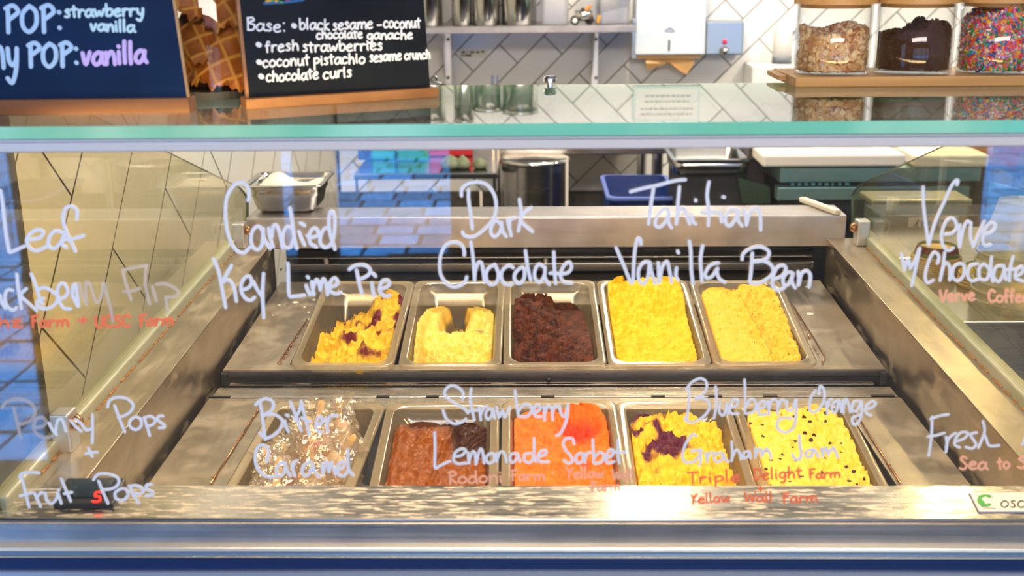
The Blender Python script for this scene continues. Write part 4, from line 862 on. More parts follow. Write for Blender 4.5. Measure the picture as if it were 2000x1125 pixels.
def ice(pan, label, hf, m, swirl=None, dx=None, name='ice_cream', nu=110, nv=190, wiggle=.0015, seed=1):
    """sculpted mass filling a pan: hf(u, v) -> height under the rim; u -1..1 across, v 0..1 front to back"""
    U, V = np.meshgrid(np.linspace(-1, 1, nu), np.linspace(0, 1, nv), indexing='ij')
    H = hf(U, V)
    def half(z): return (PW/2-.0175)-np.clip(-z, 0, .1)*.085, (PL/2-.0178)-np.clip(-z, 0, .1)*.09
    hw, hl = half(H)
    vv = V*2-1; r = .030
    y = vv*hl
    over = np.clip((np.abs(y)-(hl-r))/r, 0, 1); shrink = r*(1-np.sqrt(np.clip(1-over**2, 0, 1)))
    x = U*(hw-shrink)
    x = x+fbm(U*14, V*26, seed+40, 3)*wiggle*(np.abs(U) < .98); y = y+fbm(U*14, V*26, seed+50, 3)*wiggle*(np.abs(vv) < .98)
    verts = np.stack([x, y, H], -1).reshape(-1, 3)
    idx = np.arange(nu*nv).reshape(nu, nv)
    F = np.stack([idx[:-1, :-1], idx[1:, :-1], idx[1:, 1:], idx[:-1, 1:]], -1).reshape(-1, 4)
    # skirt to the pan floor
    bd = list(idx[:, 0])+list(idx[-1, 1:])+list(idx[::-1, -1][1:])+list(idx[0, ::-1][1:-1])
    base = len(verts); bz = -.095
    bv = []
    for q in bd:
        px_, py_, pz_ = verts[q]; k = 1-(pz_-bz)*.09/ .08*.5; k = min(max(k, .9), 1); bv.append((px_*k, py_*k, min(bz, pz_-.001)))
    verts = np.vstack([verts, np.array(bv)]); n = len(bd)
    F2 = [(bd[(k+1) % n], bd[k], base+k, base+(k+1) % n) for k in range(n)]
    me = bpy.data.meshes.new(name); faces = [tuple(int(c) for c in f_) for f_ in F]+[tuple(int(c) for c in f_) for f_ in F2]+[tuple(range(base+n-1, base-1, -1))]
    me.from_pydata([tuple(map(float, v)) for v in verts], [], faces); me.update(); me.materials.append(m)
    me.polygons.foreach_set('use_smooth', [True]*len(me.polygons))
    if swirl is not None:
        sw = np.clip(swirl(U, V), 0, 1).reshape(-1); at = me.attributes.new('swirl', 'FLOAT', 'POINT')
        at.data.foreach_set('value', np.concatenate([sw, np.zeros(n)]).astype(np.float32))
    o = bpy.data.objects.new(name, me); COL.objects.link(o)
    o.location = pan.location; o.rotation_euler = pan.rotation_euler
    return tag(o, label, 'ice cream')
def blob(U, V, u, v, ru, rv, ang=0, p=2):
    c, s = math.cos(ang), math.sin(ang); a = (U-u)*.45; b = (V-v); a, b = a*c+b*s, -a*s+b*c
    return np.exp(-((np.abs(a)/ru)**p+(np.abs(b)/rv)**p))
def rough(U, V, amp, f, seed, o=4): return amp*(1.7*fbm(U*f*.26, V*f*1.0, seed, min(o, 3))+(.5 if f > 24 else 1.1)*(.35-2*np.abs(fbm(U*f*.5+9, V*f*1.3+5, seed+7, 3))))
def ridged(U, V, amp, f, seed): return amp*(1-2*np.abs(fbm(U*f*.5, V*f, seed, 3)))
# scoop ripples: fine crescents left by the spade
def ripple(U, V, amp, fr, bend, seed): return 2.6*amp*(1-2*np.abs(np.sin(.5*(V*fr+bend*U*U+fbm(U*2, V*4, seed, 2)*5))))*(.5+.5*fbm(U*3, V*5, seed+3, 2))
lim = icemat('key_lime_ice', (.90, .58, .035), (.78, .46, .03), (.14, .008, .014), .5, 300)
ed = lambda U: sstep(.86, 1, np.abs(U))
ice(pans[0], 'yellow key lime ice cream swirled with dark red fruit, scooped low', lambda U, V: np.minimum(-.003, -.026-.030*sstep(.40, .80, V)*sstep(.75, -.1, U)+.014*sstep(.5, .95, U)*sstep(.2, .5, V)-.018*sstep(-.35, -.8, U)*sstep(.1, .3, V)+.014*blob(U, V, .0, .48, .12, .05)+.012*blob(U, V, .45, .30, .1, .07)+.022*blob(U, V, .38, .70, .07, .12)+.026*blob(U, V, .25, .95, .08, .07)
    + .022*blob(U, V, -1, .55, .035, .3)+rough(U, V, .006, 14, 3)+rough(U, V, .003, 40, 5)), lim,
    lambda U, V: sstep(.05, .20, fbm(U*2.2+.4, V*5.5, 11, 3))*sstep(.15, .35, V)+.9*blob(U, V, .3, .76, .08, .16)*(.6+.8*fbm(U*9, V*20, 4, 2))+blob(U, V, .50, .22, .14, .035)+blob(U, V, -.35, .46, .05, .06)+.8*blob(U, V, -.55, .12, .03, .04), seed=2)
ice(pans[1], 'pale yellow ice cream scooped out to a thin layer', lambda U, V: np.minimum(-.003, -.030-.056*blob(U, V, -.12, .84, .17, .22, 0, 4)-.018*sstep(.5, .9, V)+.020*blob(U, V, .55, .66, .13, .08)+.020*blob(U, V, -1.0, .55, .07, .4, 0, 3)-.010*blob(U, V, -.75, .15, .08, .3)+.008*blob(U, V, .1, .22, .3, .18)+rough(U, V, .004, 12, 21)+rough(U, V, .0035, 40, 23)*sstep(.5, .3, V)+ridged(U, V, .003, 18, 25)*sstep(.5, .35, V)),
    icemat('pale_yellow_ice', (.84, .58, .08), (.88, .66, .16), (.22, .17, .08), .35, 220), lambda U, V: sstep(.50, .75, blob(U, V, -.12, .88, .18, .24, 0, 4))+.9*blob(U, V, .62, .54, .07, .015)+.5*blob(U, V, -.8, .1, .05, .2), seed=3)
ice(pans[2], 'dark chocolate ice cream with rough crumbly mounds', lambda U, V: np.minimum(.002, -.015-.022*sstep(-.2, .35, U)*sstep(.35, .65, V)-.010*sstep(.6, .95, V)+rough(U, V, .008, 9, 31)*sstep(.6, 0, U*.7+V*.3-.1)+ridged(U, V, .006, 16, 33)*sstep(.75, .1, V+U*.3)+rough(U, V, .0035, 40, 35)*sstep(.9, .3, V+U*.3)+.010*sstep(.97, 1, V)),
    icemat('chocolate_ice', (.045, .009, .002), (.13, .028, .005), None, .9, 300, .5), seed=4)
ice(pans[3], 'bright yellow ice cream piled high towards the back', lambda U, V: -.010+.018*sstep(.5, .95, V)+.010*sstep(.93, 1, V)*blob(U, V, .35, 1, .12, .2)+rough(U, V, .006, 8, 41)*sstep(.3, .7, V)+ripple(U, V, .0013, 90, 14, 43)*sstep(.75, .35, V)+rough(U, V, .003, 26, 45)-.010*blob(U, V, -.35, .74, .10, .07)-.008*blob(U, V, .15, .66, .10, .05)+.006*sstep(.8, 1, np.abs(U))*sstep(.2, .6, V),
    icemat('vanilla_yellow_ice', (.90, .58, .016), (.86, .51, .014), None, .5, 240), seed=5)
ice(pans[4], 'orange-yellow vanilla bean ice cream with one long ridge', lambda U, V: -.007+.010*blob(U, V, .35, .90, .14, .14)+.006*sstep(.5, .95, U)*sstep(.2, .5, V)-.007*blob(U, V, .50, .5, .08, .45, .12)+.005*blob(U, V, .08, .5, .03, .6, .18)-.012*blob(U, V, -.15, .95, .10, .05)+ripple(U, V, .0012, 110, 10, 53)*sstep(-.2, .3, U)+rough(U, V, .0035, 22, 55)*sstep(-.4, .5, U+V*.5)+rough(U, V, .0018, 36, 56),
    icemat('vanilla_bean_ice', (.90, .52, .035), (.92, .57, .06), None, .45, 260, spk=((.10, .03, .01), 75, .10)), seed=6)
ice(pans[6], 'glossy orange-brown caramel ice cream with scraped ridges', lambda U, V: np.minimum(.0, -.011-.014*sstep(.84, .97, V)*sstep(.45, .1, U)-.014*sstep(.25, .5, U)*sstep(.50, .75, V)+.007*blob(U, V, .10, .6, .025, .5, -.3)+.010*blob(U, V, -.2, .74, .12, .08, 0, 4)+.008*blob(U, V, -.85, .6, .04, .5)+ripple(U, V, .0016, 90, -16, 63)*sstep(.15, .5, U)+rough(U, V, .003, 9, 65)+rough(U, V, .0012, 40, 66)),
    icemat('caramel_ice', (.19, .048, .0004), (.23, .062, .0006), (.04, .010, .002), .3, 160, .34), lambda U, V: sstep(.22, .42, U-(.5-V)*.4)*sstep(.45, .6, V)+.8*sstep(.82, .92, V)*sstep(.4, .1, U), seed=7)
ice(pans[7], 'orange-red strawberry lemonade sorbet', lambda U, V: np.minimum(.006, -.008-.014*blob(U, V, .35, .84, .16, .12)+.006*sstep(.6, .98, U)*sstep(.5, .8, V)+.014*sstep(.94, 1, V)*sstep(.1, .5, U)+rough(U, V, .0035, 6, 71)+rough(U, V, .0015, 20, 77)+rough(U, V, .005, 26, 73)*sstep(.6, .95, U*.5+V)+rough(U, V, .001, 60, 74)),
    icemat('sorbet_ice', (.90, .12, .003), (.93, .16, .006), (.66, .02, .002), .5, 300, .5), lambda U, V: sstep(.3, .8, blob(U, V, .40, .80, .24, .17))*.9+.6*blob(U, V, .45, .46, .04, .10, .5), seed=8)
ice(pans[8], 'yellow ice cream with purple blueberry swirls and crumbs', lambda U, V: np.minimum(.0, -.013-.008*sstep(.3, .9, U)+rough(U, V, .0045, 9, 81)+rough(U, V, .0045, 26, 83)+rough(U, V, .002, 60, 84)),
    icemat('blueberry_ice', (.86, .53, .03), (.70, .40, .02), (.09, .012, .035), .5, 280, spk=((.06, .015, .04), 60, .07)), lambda U, V: sstep(.0, .16, fbm(U*1.5+.9, V*4.2+2.2, 86, 3))*sstep(.10, .35, V), seed=9)
ice(pans[9], 'light yellow ice cream dotted with dark crumbs, filled to the rim', lambda U, V: -.005+.006*sstep(.4, .95, V)*sstep(-.2, .5, U)-.009*blob(U, V, -.35, .84, .13, .07)-.006*blob(U, V, -.1, .66, .06, .05)+ripple(U, V, .0012, 105, 12, 93)*sstep(-.3, .2, U)+rough(U, V, .004, 11, 95)*sstep(-.2, .6, U*.6+V*.6)+rough(U, V, .0018, 36, 96),
    icemat('crumb_ice', (.88, .54, .05), (.90, .60, .10), None, .45, 260, spk=((.035, .015, .02), 62, .20)), seed=10)
# =================================================================== WRAPPED POPS IN THE FIRST FRONT PAN
popcol = {'red': mat('red_fruit_pop', (.62, .06, .03), .35, col2=(.75, .16, .08), scale=(40, 40, 40)), 'cream': mat('cream_fruit_pop', (.85, .62, .40), .4, col2=(.75, .45, .28), scale=(40, 40, 40))}
def pop(label, center, rot, sc, col, group='wrapped ice pops in the leftmost front pan'):
    root = thing('wrapped_ice_pop', label, 'ice pop', center, rot, group)
    mb = MB(); n = 14; prof = [(.0001, -.5), (.30, -.5), (.42, -.44), (.46, -.2), (.44, .2), (.36, .42), (.2, .5), (.0001, .5)]
    mb.lathe([(r*.052*sc, z*.062*sc) for r, z in prof], (0, 0, 0), 18)
    for i, v in enumerate(mb.v): mb.v[i] = (v[0], v[1]*.62, v[2])
    mb.build('ice_bar', popcol[col], root, local=True, smooth=True)
    mb = MB(); w = .0048; P = []
    for k in range(9): a = PI*k/8; P.append((w*math.cos(a), -.001, .062*sc+w*math.sin(a)))
    P = [(w, -.001, .02*sc)]+P+[(-w, -.001, .02*sc)]
    mb.prism([Vector(p) for p in P], (0, .002, 0)); mb.build('stick', M['stick'], root, local=True)
    # crumpled film
    nu, nv = 26, 22; vs = []; fs = []; sd = random.randint(0, 99)
    U, V = np.meshgrid(np.arange(nu)/nu*2*PI, np.linspace(0, 1, nv), indexing='ij')
    rad = .030*(.35+.65*np.sin(np.clip(V*1.15, 0, 1)*PI)**.5)+.010*sstep(.8, 1, V)*(1+.6*np.sin(U*5+sd))
    rad = np.maximum(rad, .004)*sc; rad *= 1+.22*np.abs(fbm(np.abs(np.cos(U/2))*9+sd, V*7, sd, 3))*3-.1
    X = rad*np.cos(U); Y = rad*np.sin(U)*.72; Z = (-.040+V*.105)*sc+.006*fbm(np.cos(U)*3+5, V*8+np.sin(U)*2, sd+3, 2)
    mb = MB(); vs = list(zip(X.reshape(-1), Y.reshape(-1), Z.reshape(-1))); vs = [tuple(map(float, v)) for v in vs]
    for i in range(nu):
        for j in range(nv-1): a = i*nv+j; b = ((i+1) % nu)*nv+j; fs.append((a, b, b+1, a+1))
    mb.add(vs, fs); mb.build('film_wrapper', M['wrap'], root, local=True)
    return root
pr = pans[5]
bpy.context.view_layer.update()
ploc = pr.matrix_world.copy()
def inpan(u, v, z): return ploc @ Vector((u*.055, (v-.5)*.27, z))
PO = [(-.1, .74, -.030, (-.5, .2, .1), 1.15, 'cream', 'tallest wrapped pop standing at the middle, its stick pointing up under the first white word'),
      (.45, .82, -.028, (-.7, -.5, -.5), 1.1, 'cream', 'wrapped pop leaning at the back right corner of the pan with ragged film'),
      (-.45, .62, -.05, (-1.1, .5, .8), 1.0, 'red', 'wrapped red pop lying left of the tallest pop'),
      (.20, .58, -.030, (-.35, -.15, .2), 1.1, 'red', 'wrapped red pop just in front of the tallest pop'),
      (.62, .50, -.035, (-.4, .35, -.9), 1.15, 'cream', 'big pale wrapped pop against the right side of the pan'),
      (-.62, .40, -.045, (-.6, -.1, .5), 1.05, 'cream', 'wrapped pop with a broad stick end at the left side of the pan'),
      (-.10, .42, -.042, (-1.0, .6, 1.6), 1.05, 'red', 'red wrapped pop half buried in the centre of the pan'),
      (.35, .33, -.038, (-.5, -.3, -.3), 1.05, 'cream', 'wrapped pop under the letters of the second word'),
      (-.50, .20, -.040, (-.5, .25, .3), 1.1, 'cream', 'pale wrapped pop at the front left of the pan'),
      (.05, .20, -.045, (-.9, .1, -.6), 1.0, 'red', 'wrapped red pop with a stick leaning at the front of the pan'),
      (.68, .22, -.05, (-1.2, -.6, -.8), 1.1, 'cream', 'wrapped pop at the front right with shiny crinkled film'),
      (-.35, .84, -.055, (-1.3, 0, 1.2), 1.0, 'cream', 'wrapped pop lying low at the back left of the pan')]
for (u, v, z, r, s, c, lb) in PO: pop(lb, inpan(u, v, z), r, s, c)
# =================================================================== ON THE COUNTER GLASS
# --- left: chalkboards
def chalkboard(label, base_pts, slab_pts, mslab, wood, lab_z=None):
    """base_pts: pixels of block front-bottom left/right on the glass; slab_pts: bottom-left, bottom-right, top-left, top-right pixels"""
    (xl, yl), (xr, yr) = base_pts
    A = PZ(xl, yl, ZT); B = PZ(xr, yr, ZT); ex = (B-A).normalized(); back = Vector((-ex.y, ex.x, 0))
    root = thing('chalkboard_stand', label, 'chalkboard', (A+B)/2)
    return root, A, B, ex, back
r2_, A, B, ex, back = chalkboard('black chalkboard with white hand lettering on a pale wooden block, right of the cone jar', ((505, 213), (858, 190.5)), None, None, None)
A = A-ex*.013
h = .0115; dep = .030
mb = MB(); mb.hexa([A, B, B+back*dep, A+back*dep]+[p+Vector((0, 0, h)) for p in (A, B, B+back*dep, A+back*dep)]); mb.build('wooden_base', M['wood_block'], r2_, bevel=.001)
up_ = (Vector((0, 0, 1))+back*.12).normalized()
p0 = A+back*.011+Vector((0, 0, h)); q0 = PP(487, 193, p0, back); q1 = PP(840, 172, p0, back)
def along(p): return p0+ex*(p-p0).dot(ex)
a0 = along(q0); a1 = along(q1); hgt = .30; nb = ex.cross(up_).normalized(); nb = nb if nb.y < 0 else -nb
mb = MB(); mb.prism([a0, a1, a1+up_*hgt, a0+up_*hgt], -nb*.004); slab2 = mb.build('slate', M['board_black'], r2_)
mb = MB(); mb.prism([a0-ex*.0035, a0, a0+up_*hgt, a0-ex*.0035+up_*hgt], -nb*.005); mb.build('edge_strip', M['wood_dark'], r2_)
def chalk(parent, strokes, w, m, org, nrm):
    mb = MB(); ink(mb, strokes, w, org, nrm); return mb.build('lettering', m, parent)
st = []
for a in [('Base:', 481, 560, 59, 62, 14, 25), ('black', 584, 644, 58, 58, 13, 21), ('sesame', 650, 728, 58, 55, 13), ('-', 735, 746, 55, 55, 12), ('coconut', 749, 821, 55, 54, 13, 20),
          ('chocolate', 618, 708, 76, 75, 11, 15), ('ganache', 717, 806, 77, 76, 11, 18), ('fresh', 518, 584, 101, 98, 13, 20), ('strawberries', 591, 747, 101, 98, 13, 20),
          ('coconut', 513, 604, 131, 127, 13, 21), ('pistachio', 612, 713, 127, 123, 13, 20), ('sesame', 722, 784, 121, 117, 12), ('crunch', 790, 840, 117, 113, 11, 17),
          ('chocolate', 520, 622, 160, 153, 13, 20), ('curls', 631, 687, 155, 149, 13, 20)]: chalk(slab2, word(*a, jit=.08), 3.6, M['chalk'], a0, nb)
for s_ in [[(573, 50), (575, 51)], [(504, 87), (506, 88)], [(505, 121), (507, 122)], [(509, 149), (511, 150)]]: chalk(slab2, [s_], 10, M['chalk'], a0, nb).name = 'bullet_mark'
for nm_, c_, pp in [('chalk_drawing', (.02, .12, .30), [[(516, 7), (560, 4), (592, 0)]]), ('chalk_drawing', (.10, .30, .06), [[(540, 2), (550, 5)], [(528, 3), (532, 0)]]), ('chalk_drawing', (.6, .04, .03), [[(560, 1), (567, 3)]]), ('chalk_drawing', (.6, .35, .05), [[(520, 3), (527, 1)], [(536, 4), (540, 2)]])]:
    chalk(slab2, pp, 5, mat('chalk_drawing_paint', c_, .8), a0, nb).name = nm_
r1_, A, B, ex, back = chalkboard('chalkboard painted navy for its blue glare, with pale blue and violet lettering on a stained wooden block, far left', ((-60, 226), (371, 221)), None, None, None)
h = .016
mb = MB(); mb.hexa([A, B, B+back*dep, A+back*dep]+[p+Vector((0, 0, h)) for p in (A, B, B+back*dep, A+back*dep)]); mb.build('wooden_base', M['wood_block2'], r1_, bevel=.001)
p0 = A+back*.008+Vector((0, 0, h)); q0 = PP(-60, 206, p0, back); q1 = PP(365, 190, p0, back)
up_ = (Vector((0, 0, 1))-ex*.0+back*.10).normalized()
a0 = along(q0); a1 = along(q1); nb = ex.cross(up_).normalized(); nb = nb if nb.y < 0 else -nb
tl = PP(-75, -60, a0, nb); tr_ = PP(328, -60, a0, nb)
mb = MB(); mb.prism([a0, a1, tr_, tl], -nb*.004); slab1 = mb.build('slate', M['board_glare'], r1_)
mb = MB(); e_ = (tr_-a1); mb.prism([a1, a1+ex*.0022, tr_+ex*.0022, tr_], -nb*.005); mb.build('edge_strip', M['wood'], r1_)
for s_ in (word('POP:', 8, 126, 64, 60, 28, 53), word('ny', -14, 37, 131, 134, 40, 48, jit=0), word('POP:', 53, 158, 131, 128, 26, 47)): chalk(slab1, s_, 8.5, M['chalk_blue'], a0, nb)
for s_ in (word('strawberry', 127, 282, 34, 30, 14, 23, jit=.06), word('vanilla', 177, 264, 60, 62, 13, 23)): chalk(slab1, s_, 5.2, M['chalk_mint'], a0, nb)
chalk(slab1, word('vanilla', 160, 286, 127, 122, 24, 42), 8, M['chalk_violet'], a0, nb)
# --- jar of waffle cones between the boards
cj = PZ(415, 196, ZT); jc = Vector((cj.x-.012, cj.y+.062, ZT)); jr = .060
jar = thing('cone_jar', 'clear round jar of brown waffle cones between the two chalkboards', 'jar', jc)
MB().lathe([(.0001, 0), (jr+.001, 0), (jr+.001, .009), (jr-.003, .010), (.0001, .010)], jc, 48).build('base_band', M['black'], jar, smooth=False)
MB().lathe([(jr, .009), (jr, .30), (jr-.002, .30), (jr-.002, .011)], jc, 64).build('glass_wall', M['clear'], jar, smooth=True)
wm = icemat('waffle', (.30, .075, .010), (.38, .11, .016), (.62, .27, .045), .3, 200, .4)
def cone(label, base, tipdir, r=.036, hgt=.115, seed=0, spin=0, wr=True):
    n, m_ = 120, 90; U, V = np.meshgrid(np.arange(n)/n, np.linspace(0, 1, m_), indexing='ij')
    a = U*2*PI
    # waffle grid laid flat on the unrolled cone
    rr = (1-V)*1.0; ga = (U-.5)*2.1; gx = rr*np.sin(ga)*5.2; gy = rr*np.cos(ga)*5.2
    g1 = np.abs(((gx+gy*.55) % 1)-.5)*2; g2 = np.abs(((gy-gx*.55) % 1)-.5)*2
    rid = np.maximum(sstep(.72, .95, g1), sstep(.72, .95, g2))
    rad = r*(1-V)**.9*(1+.03*U)+.0016*rid+.002
    z = V*hgt; jag = (V < .02)*(.004*np.sin(a*9+seed)+.003*np.sin(a*23)); z = z+jag
    X = rad*np.cos(a); Y = rad*np.sin(a)
    t = Vector(tipdir).normalized(); q = Vector((0, 0, 1)).rotation_difference(t)
    mb = MB(); vs = []
    for i in range(n):
        for j in range(m_): vs.append(q @ Vector((float(X[i, j]), float(Y[i, j]), float(z[i, j])))+Vector(base))
    fs = [(i*m_+j, ((i+1) % n)*m_+j, ((i+1) % n)*m_+j+1, i*m_+j+1) for i in range(n) for j in range(m_-1)]
    mb.add(vs, fs); o = mb.build('waffle_cone', wm, None, smooth=True)
    at = o.data.attributes.new('swirl', 'FLOAT', 'POINT'); at.data.foreach_set('value', rid.reshape(-1).astype(np.float32))
    for v in o.data.vertices: v.co -= Vector(base)
    o.location = Vector(base)
    sd = o.modifiers.new('wall', 'SOLIDIFY'); sd.thickness = .0018; sd.offset = -1
    tag(o, label, 'cone', 'waffle cones in the jar'); return o
cone('waffle cone standing mouth down at the bottom of the jar', jc+Vector((.016, -.012, .012)), (.12, .1, 1), .040, .13, 1)
cone('waffle cone leaning left above the bottom cone, its broken rim showing', jc+Vector((-.014, -.014, .036)), (.05, .25, 1), .036, .12, 4)
cone('waffle cone at the upper right of the jar', jc+Vector((.022, -.004, .078)), (-.10, .1, 1), .034, .12, 7)
cone('waffle cone at the upper left of the jar', jc+Vector((-.022, -.016, .098)), (.35, .05, 1), .034, .12, 9)
cone('waffle cone at the back of the jar', jc+Vector((-.012, .020, .012)), (-.1, 0, 1), .034, .12, 12)
cone('waffle cone on top of the others in the middle of the jar', jc+Vector((.004, -.010, .135)), (-.2, .1, 1), .034, .12, 15)
cone('waffle cone behind the top ones, against the back of the jar', jc+Vector((-.006, .024, .125)), (.1, 0, 1), .034, .12, 18)
# --- right: bamboo rack with three topping jars
Lf = PZ(1553, 171, ZT); Lb = PZ(1507, 163.5, ZT)
rk = thing('jar_rack', 'pale bamboo rack board under three topping jars', 'rack', Lf)
zb0 = ZT+.0015; zb1_ = PY(1553, 151, Lf.y).z; th2 = zb1_-ZT
wdep = .115
xb = PY(1507, 150, Lf.y+wdep).x
mb = MB(); XR = Lf.x+.36
mb.hexa([(Lf.x, Lf.y, ZT), (XR, Lf.y, ZT), (XR, Lf.y+wdep, ZT), (Lf.x-.004, Lf.y+wdep, ZT), (Lf.x, Lf.y, zb1_), (XR, Lf.y, zb1_), (XR, Lf.y+wdep, zb1_), (Lf.x-.004, Lf.y+wdep, zb1_)])
mb.build('rack_board', M['wood'], rk, bevel=.0012)
MB().box((Lf.x-.012, Lf.y+.045, ZT+.004), (Lf.x+.002, Lf.y+wdep, zb1_-.002)).build('rack_foot', M['wood'], rk, bevel=.001)
def crumbs(mb, c, r, hf, n, size, kind, seed=0):
    rs = random.Random(seed)
    k = 0
    while k < n:
        # mostly on the wall and on the top surface
        a = rs.random()*2*PI
        if rs.random() < .72: rad = r-size*.5-rs.random()*size*.6; z = rs.random()*hf(rad*math.cos(a), rad*math.sin(a))
        else: rad = r*math.sqrt(rs.random())*.96; z = hf(rad*math.cos(a), rad*math.sin(a))+size*.2
        p = Vector(c)+Vector((rad*math.cos(a), rad*math.sin(a), max(z, size*.3)))
        q = Matrix.Rotation(rs.random()*6, 3, 'X') @ Matrix.Rotation(rs.random()*6, 3, 'Y') @ Matrix.Rotation(rs.random()*6, 3, 'Z')
        s = size*(.6+rs.random()*.8); mi = rs.randrange(kind[1])
        if kind[0] == 'rod':
            l, w = s*1.5, s*.30; P = [Vector((x*l/2, y*w/2, zz*w/2)) for zz in (-1, 1) for x, y in ((-1, -1), (1, -1), (1, 1), (-1, 1))]
        else:
            P = [Vector((x*s/2*rs.uniform(.4, 1), y*s/2*rs.uniform(.4, 1), zz*s/2*rs.uniform(.3, .9))) for zz in (-1, 1) for x, y in ((-1, -1), (1, -1), (1, 1), (-1, 1))]
        mb.hexa([p+q@v for v in P], mi); k += 1
def mound(mb, c, r, hf, n=40, m_=10, mi=0):
    vs = []; fs = []
    for j in range(m_+1):
        rad = r*j/m_
        for k in range(n): a = 2*PI*k/n; vs.append(Vector(c)+Vector((rad*math.cos(a), rad*math.sin(a), hf(rad*math.cos(a), rad*math.sin(a)))))
    for k in range(n): a = 2*PI*k/n; vs.append(Vector(c)+Vector((r*math.cos(a), r*math.sin(a), .0005)))
    for j in range(m_+1):
        for k in range(n): fs.append((j*n+k, (j+1)*n+k, (j+1)*n+(k+1) % n, j*n+(k+1) % n))
    mb.add(vs, fs, mi)
nutm = [mat('nut_a', (.78, .55, .30), .7), mat('nut_b', (.62, .36, .17), .7), mat('nut_c', (.85, .66, .42), .7), mat('nut_d', (.42, .18, .08), .7)]
spr = [mat('sprinkle_'+n, c, .35) for n, c in [('pink', (.9, .07, .25)), ('red', (.85, .03, .04)), ('orange', (.95, .25, .02)), ('yellow', (.95, .65, .03)), ('green', (.03, .35, .08)), ('teal', (.05, .50, .60)), ('blue', (.03, .12, .55)), ('white', (.85, .8, .8)), ('rose', (.95, .2, .45))]]
choc = [mat('cookie_crumb_a', (.045, .014, .006), .9), mat('cookie_crumb_b', (.085, .028, .010), .9)]
for i, (xc_, lab, cont, cl_) in enumerate([(1624, 'leftmost topping jar, clear with a bamboo lid and filled with chopped nuts', 'nuts', 'chopped brown nuts in the leftmost topping jar'), (1781, 'middle topping jar, clear with a bamboo lid and filled with dark crumbs', 'choc', 'dark chocolate cookie crumbs in the middle topping jar'), (1941, 'rightmost topping jar, clear with a bamboo lid and filled with coloured sprinkles', 'spr', 'bright multicoloured sprinkles in the rightmost topping jar')]):
    Dj = Lf.y+.052; jx = PY(xc_-8, 148, Dj).x; r = .0465 if i != 1 else .0475
    c = Vector((jx+.004, Dj, zb1_+.0005)); hj = PY(1625, 10, Dj-.03).z-c.z
    j = thing('topping_jar', lab, 'jar', c, group='topping jars on the bamboo rack')
    MB().lathe([(.0001, 0), (r-.001, 0), (r, .002), (r, hj), (r-.002, hj), (r-.002, .004), (.0001, .004)], c, 64).build('glass_wall', M['clear'], j, smooth=True)
    MB().lathe([(.0001, hj-.004), (r-.004, hj-.004), (r-.004, hj+.001), (r+.004, hj+.001), (r+.004, hj+.016), (.0001, hj+.016)], c, 48).build('bamboo_lid', M['wood'], j)
    cc_ = c+Vector((0, 0, .0045)); ri = r-.003
    if cont == 'nuts':
        hf = lambda x, y: .046-.10*x*0+.004*math.sin(x*90)+.003*math.cos(y*70)
        mb = MB(); mound(mb, cc_, ri-.003, hf, mi=1); crumbs(mb, cc_, ri, hf, 1500, .0068, ('chunk', 4), 3); o = mb.build('chopped_nuts', nutm, None)
    elif cont == 'choc':
        hf = lambda x, y: .046+.16*x+.010*max(0, math.sin(x*130+.4))*(x > -.02)+.004*math.sin(y*120)
        mb = MB(); mound(mb, cc_, ri-.001, hf, 60, 16); crumbs(mb, cc_, ri, hf, 1300, .0030, ('chunk', 2), 5); o = mb.build('cookie_crumbs', choc, None)
    else:
        hf = lambda x, y: .062+.012*math.cos(x*40-.5)+.10*x
        mb = MB(); mound(mb, cc_, ri-.004, hf, mi=2); crumbs(mb, cc_, ri, hf, 5200, .0056, ('rod', 9), 8); o = mb.build('sprinkles', spr, None)
    recenter(o); tag(o, cl_, 'topping', kind='stuff')
# =================================================================== STEEL PAN OF COCONUT ON THE BAR
A = PZ(497, 421, zbt); fr = PY(471, 365, 2.285); fl_ = PY(627, 366, 2.285)
sp = thing('steel_food_pan', 'small deep steel pan of shredded coconut standing on the left end of the bar', 'pan', ((fr.x+fl_.x)/2, 2.36, zbt))
cx0 = (fr.x+fl_.x)/2; w_ = fl_.x-fr.x; l_ = .165; zr_ = fr.z-zbt
RR = lambda w, L, r, z: [(cx0+x, 2.285+l_/2+y, zbt+z) for x, y in pan_mesh_profile(w, L, r)]
mb = MB(); ring_mesh(mb, [RR(w_, l_, .014, zr_-.002), RR(w_, l_, .014, zr_), RR(w_-.014, l_-.014, .014, zr_), RR(w_-.020, l_-.020, .02, zr_-.012), RR(w_-.022, l_-.022, .02, zr_-.024), RR(w_-.028, l_-.028, .02, zr_-.027), RR(w_-.040, l_-.040, .02, .008), RR(w_-.056, l_-.056, .016, .001)])
o = len(mb.v); nnn = len(RR(1, 1, .1, 0)); mb.f.append(tuple(range(o-nnn, o))); mb.mi.append(0)
b_ = mb.build('pan_body', M['steel_can'], sp, smooth=True); sd = b_.modifiers.new('wall', 'SOLIDIFY'); sd.thickness = .001; sd.offset = 1
mb = MB(); rs = random.Random(4); cw, cl2 = w_-.034, l_-.034
def chf(x, y): return zr_-.022+.036*math.exp(-((x+.025)/.035)**2-((y)/.05)**2)+.012*math.exp(-((x-.055)/.02)**2)
nx, ny = 36, 30; vs = []; fs = []
for i in range(nx+1):
    for jy in range(ny+1):
        x = -cw/2+cw*i/nx; y = -cl2/2+cl2*jy/ny; vs.append((cx0+x*.98, 2.285+l_/2+y*.98, zbt+chf(x, y)+rs.uniform(-.0012, .0012)))
for i in range(nx):
    for jy in range(ny): a = i*(ny+1)+jy; fs.append((a, a+ny+1, a+ny+2, a+1))
mb.add(vs, fs)
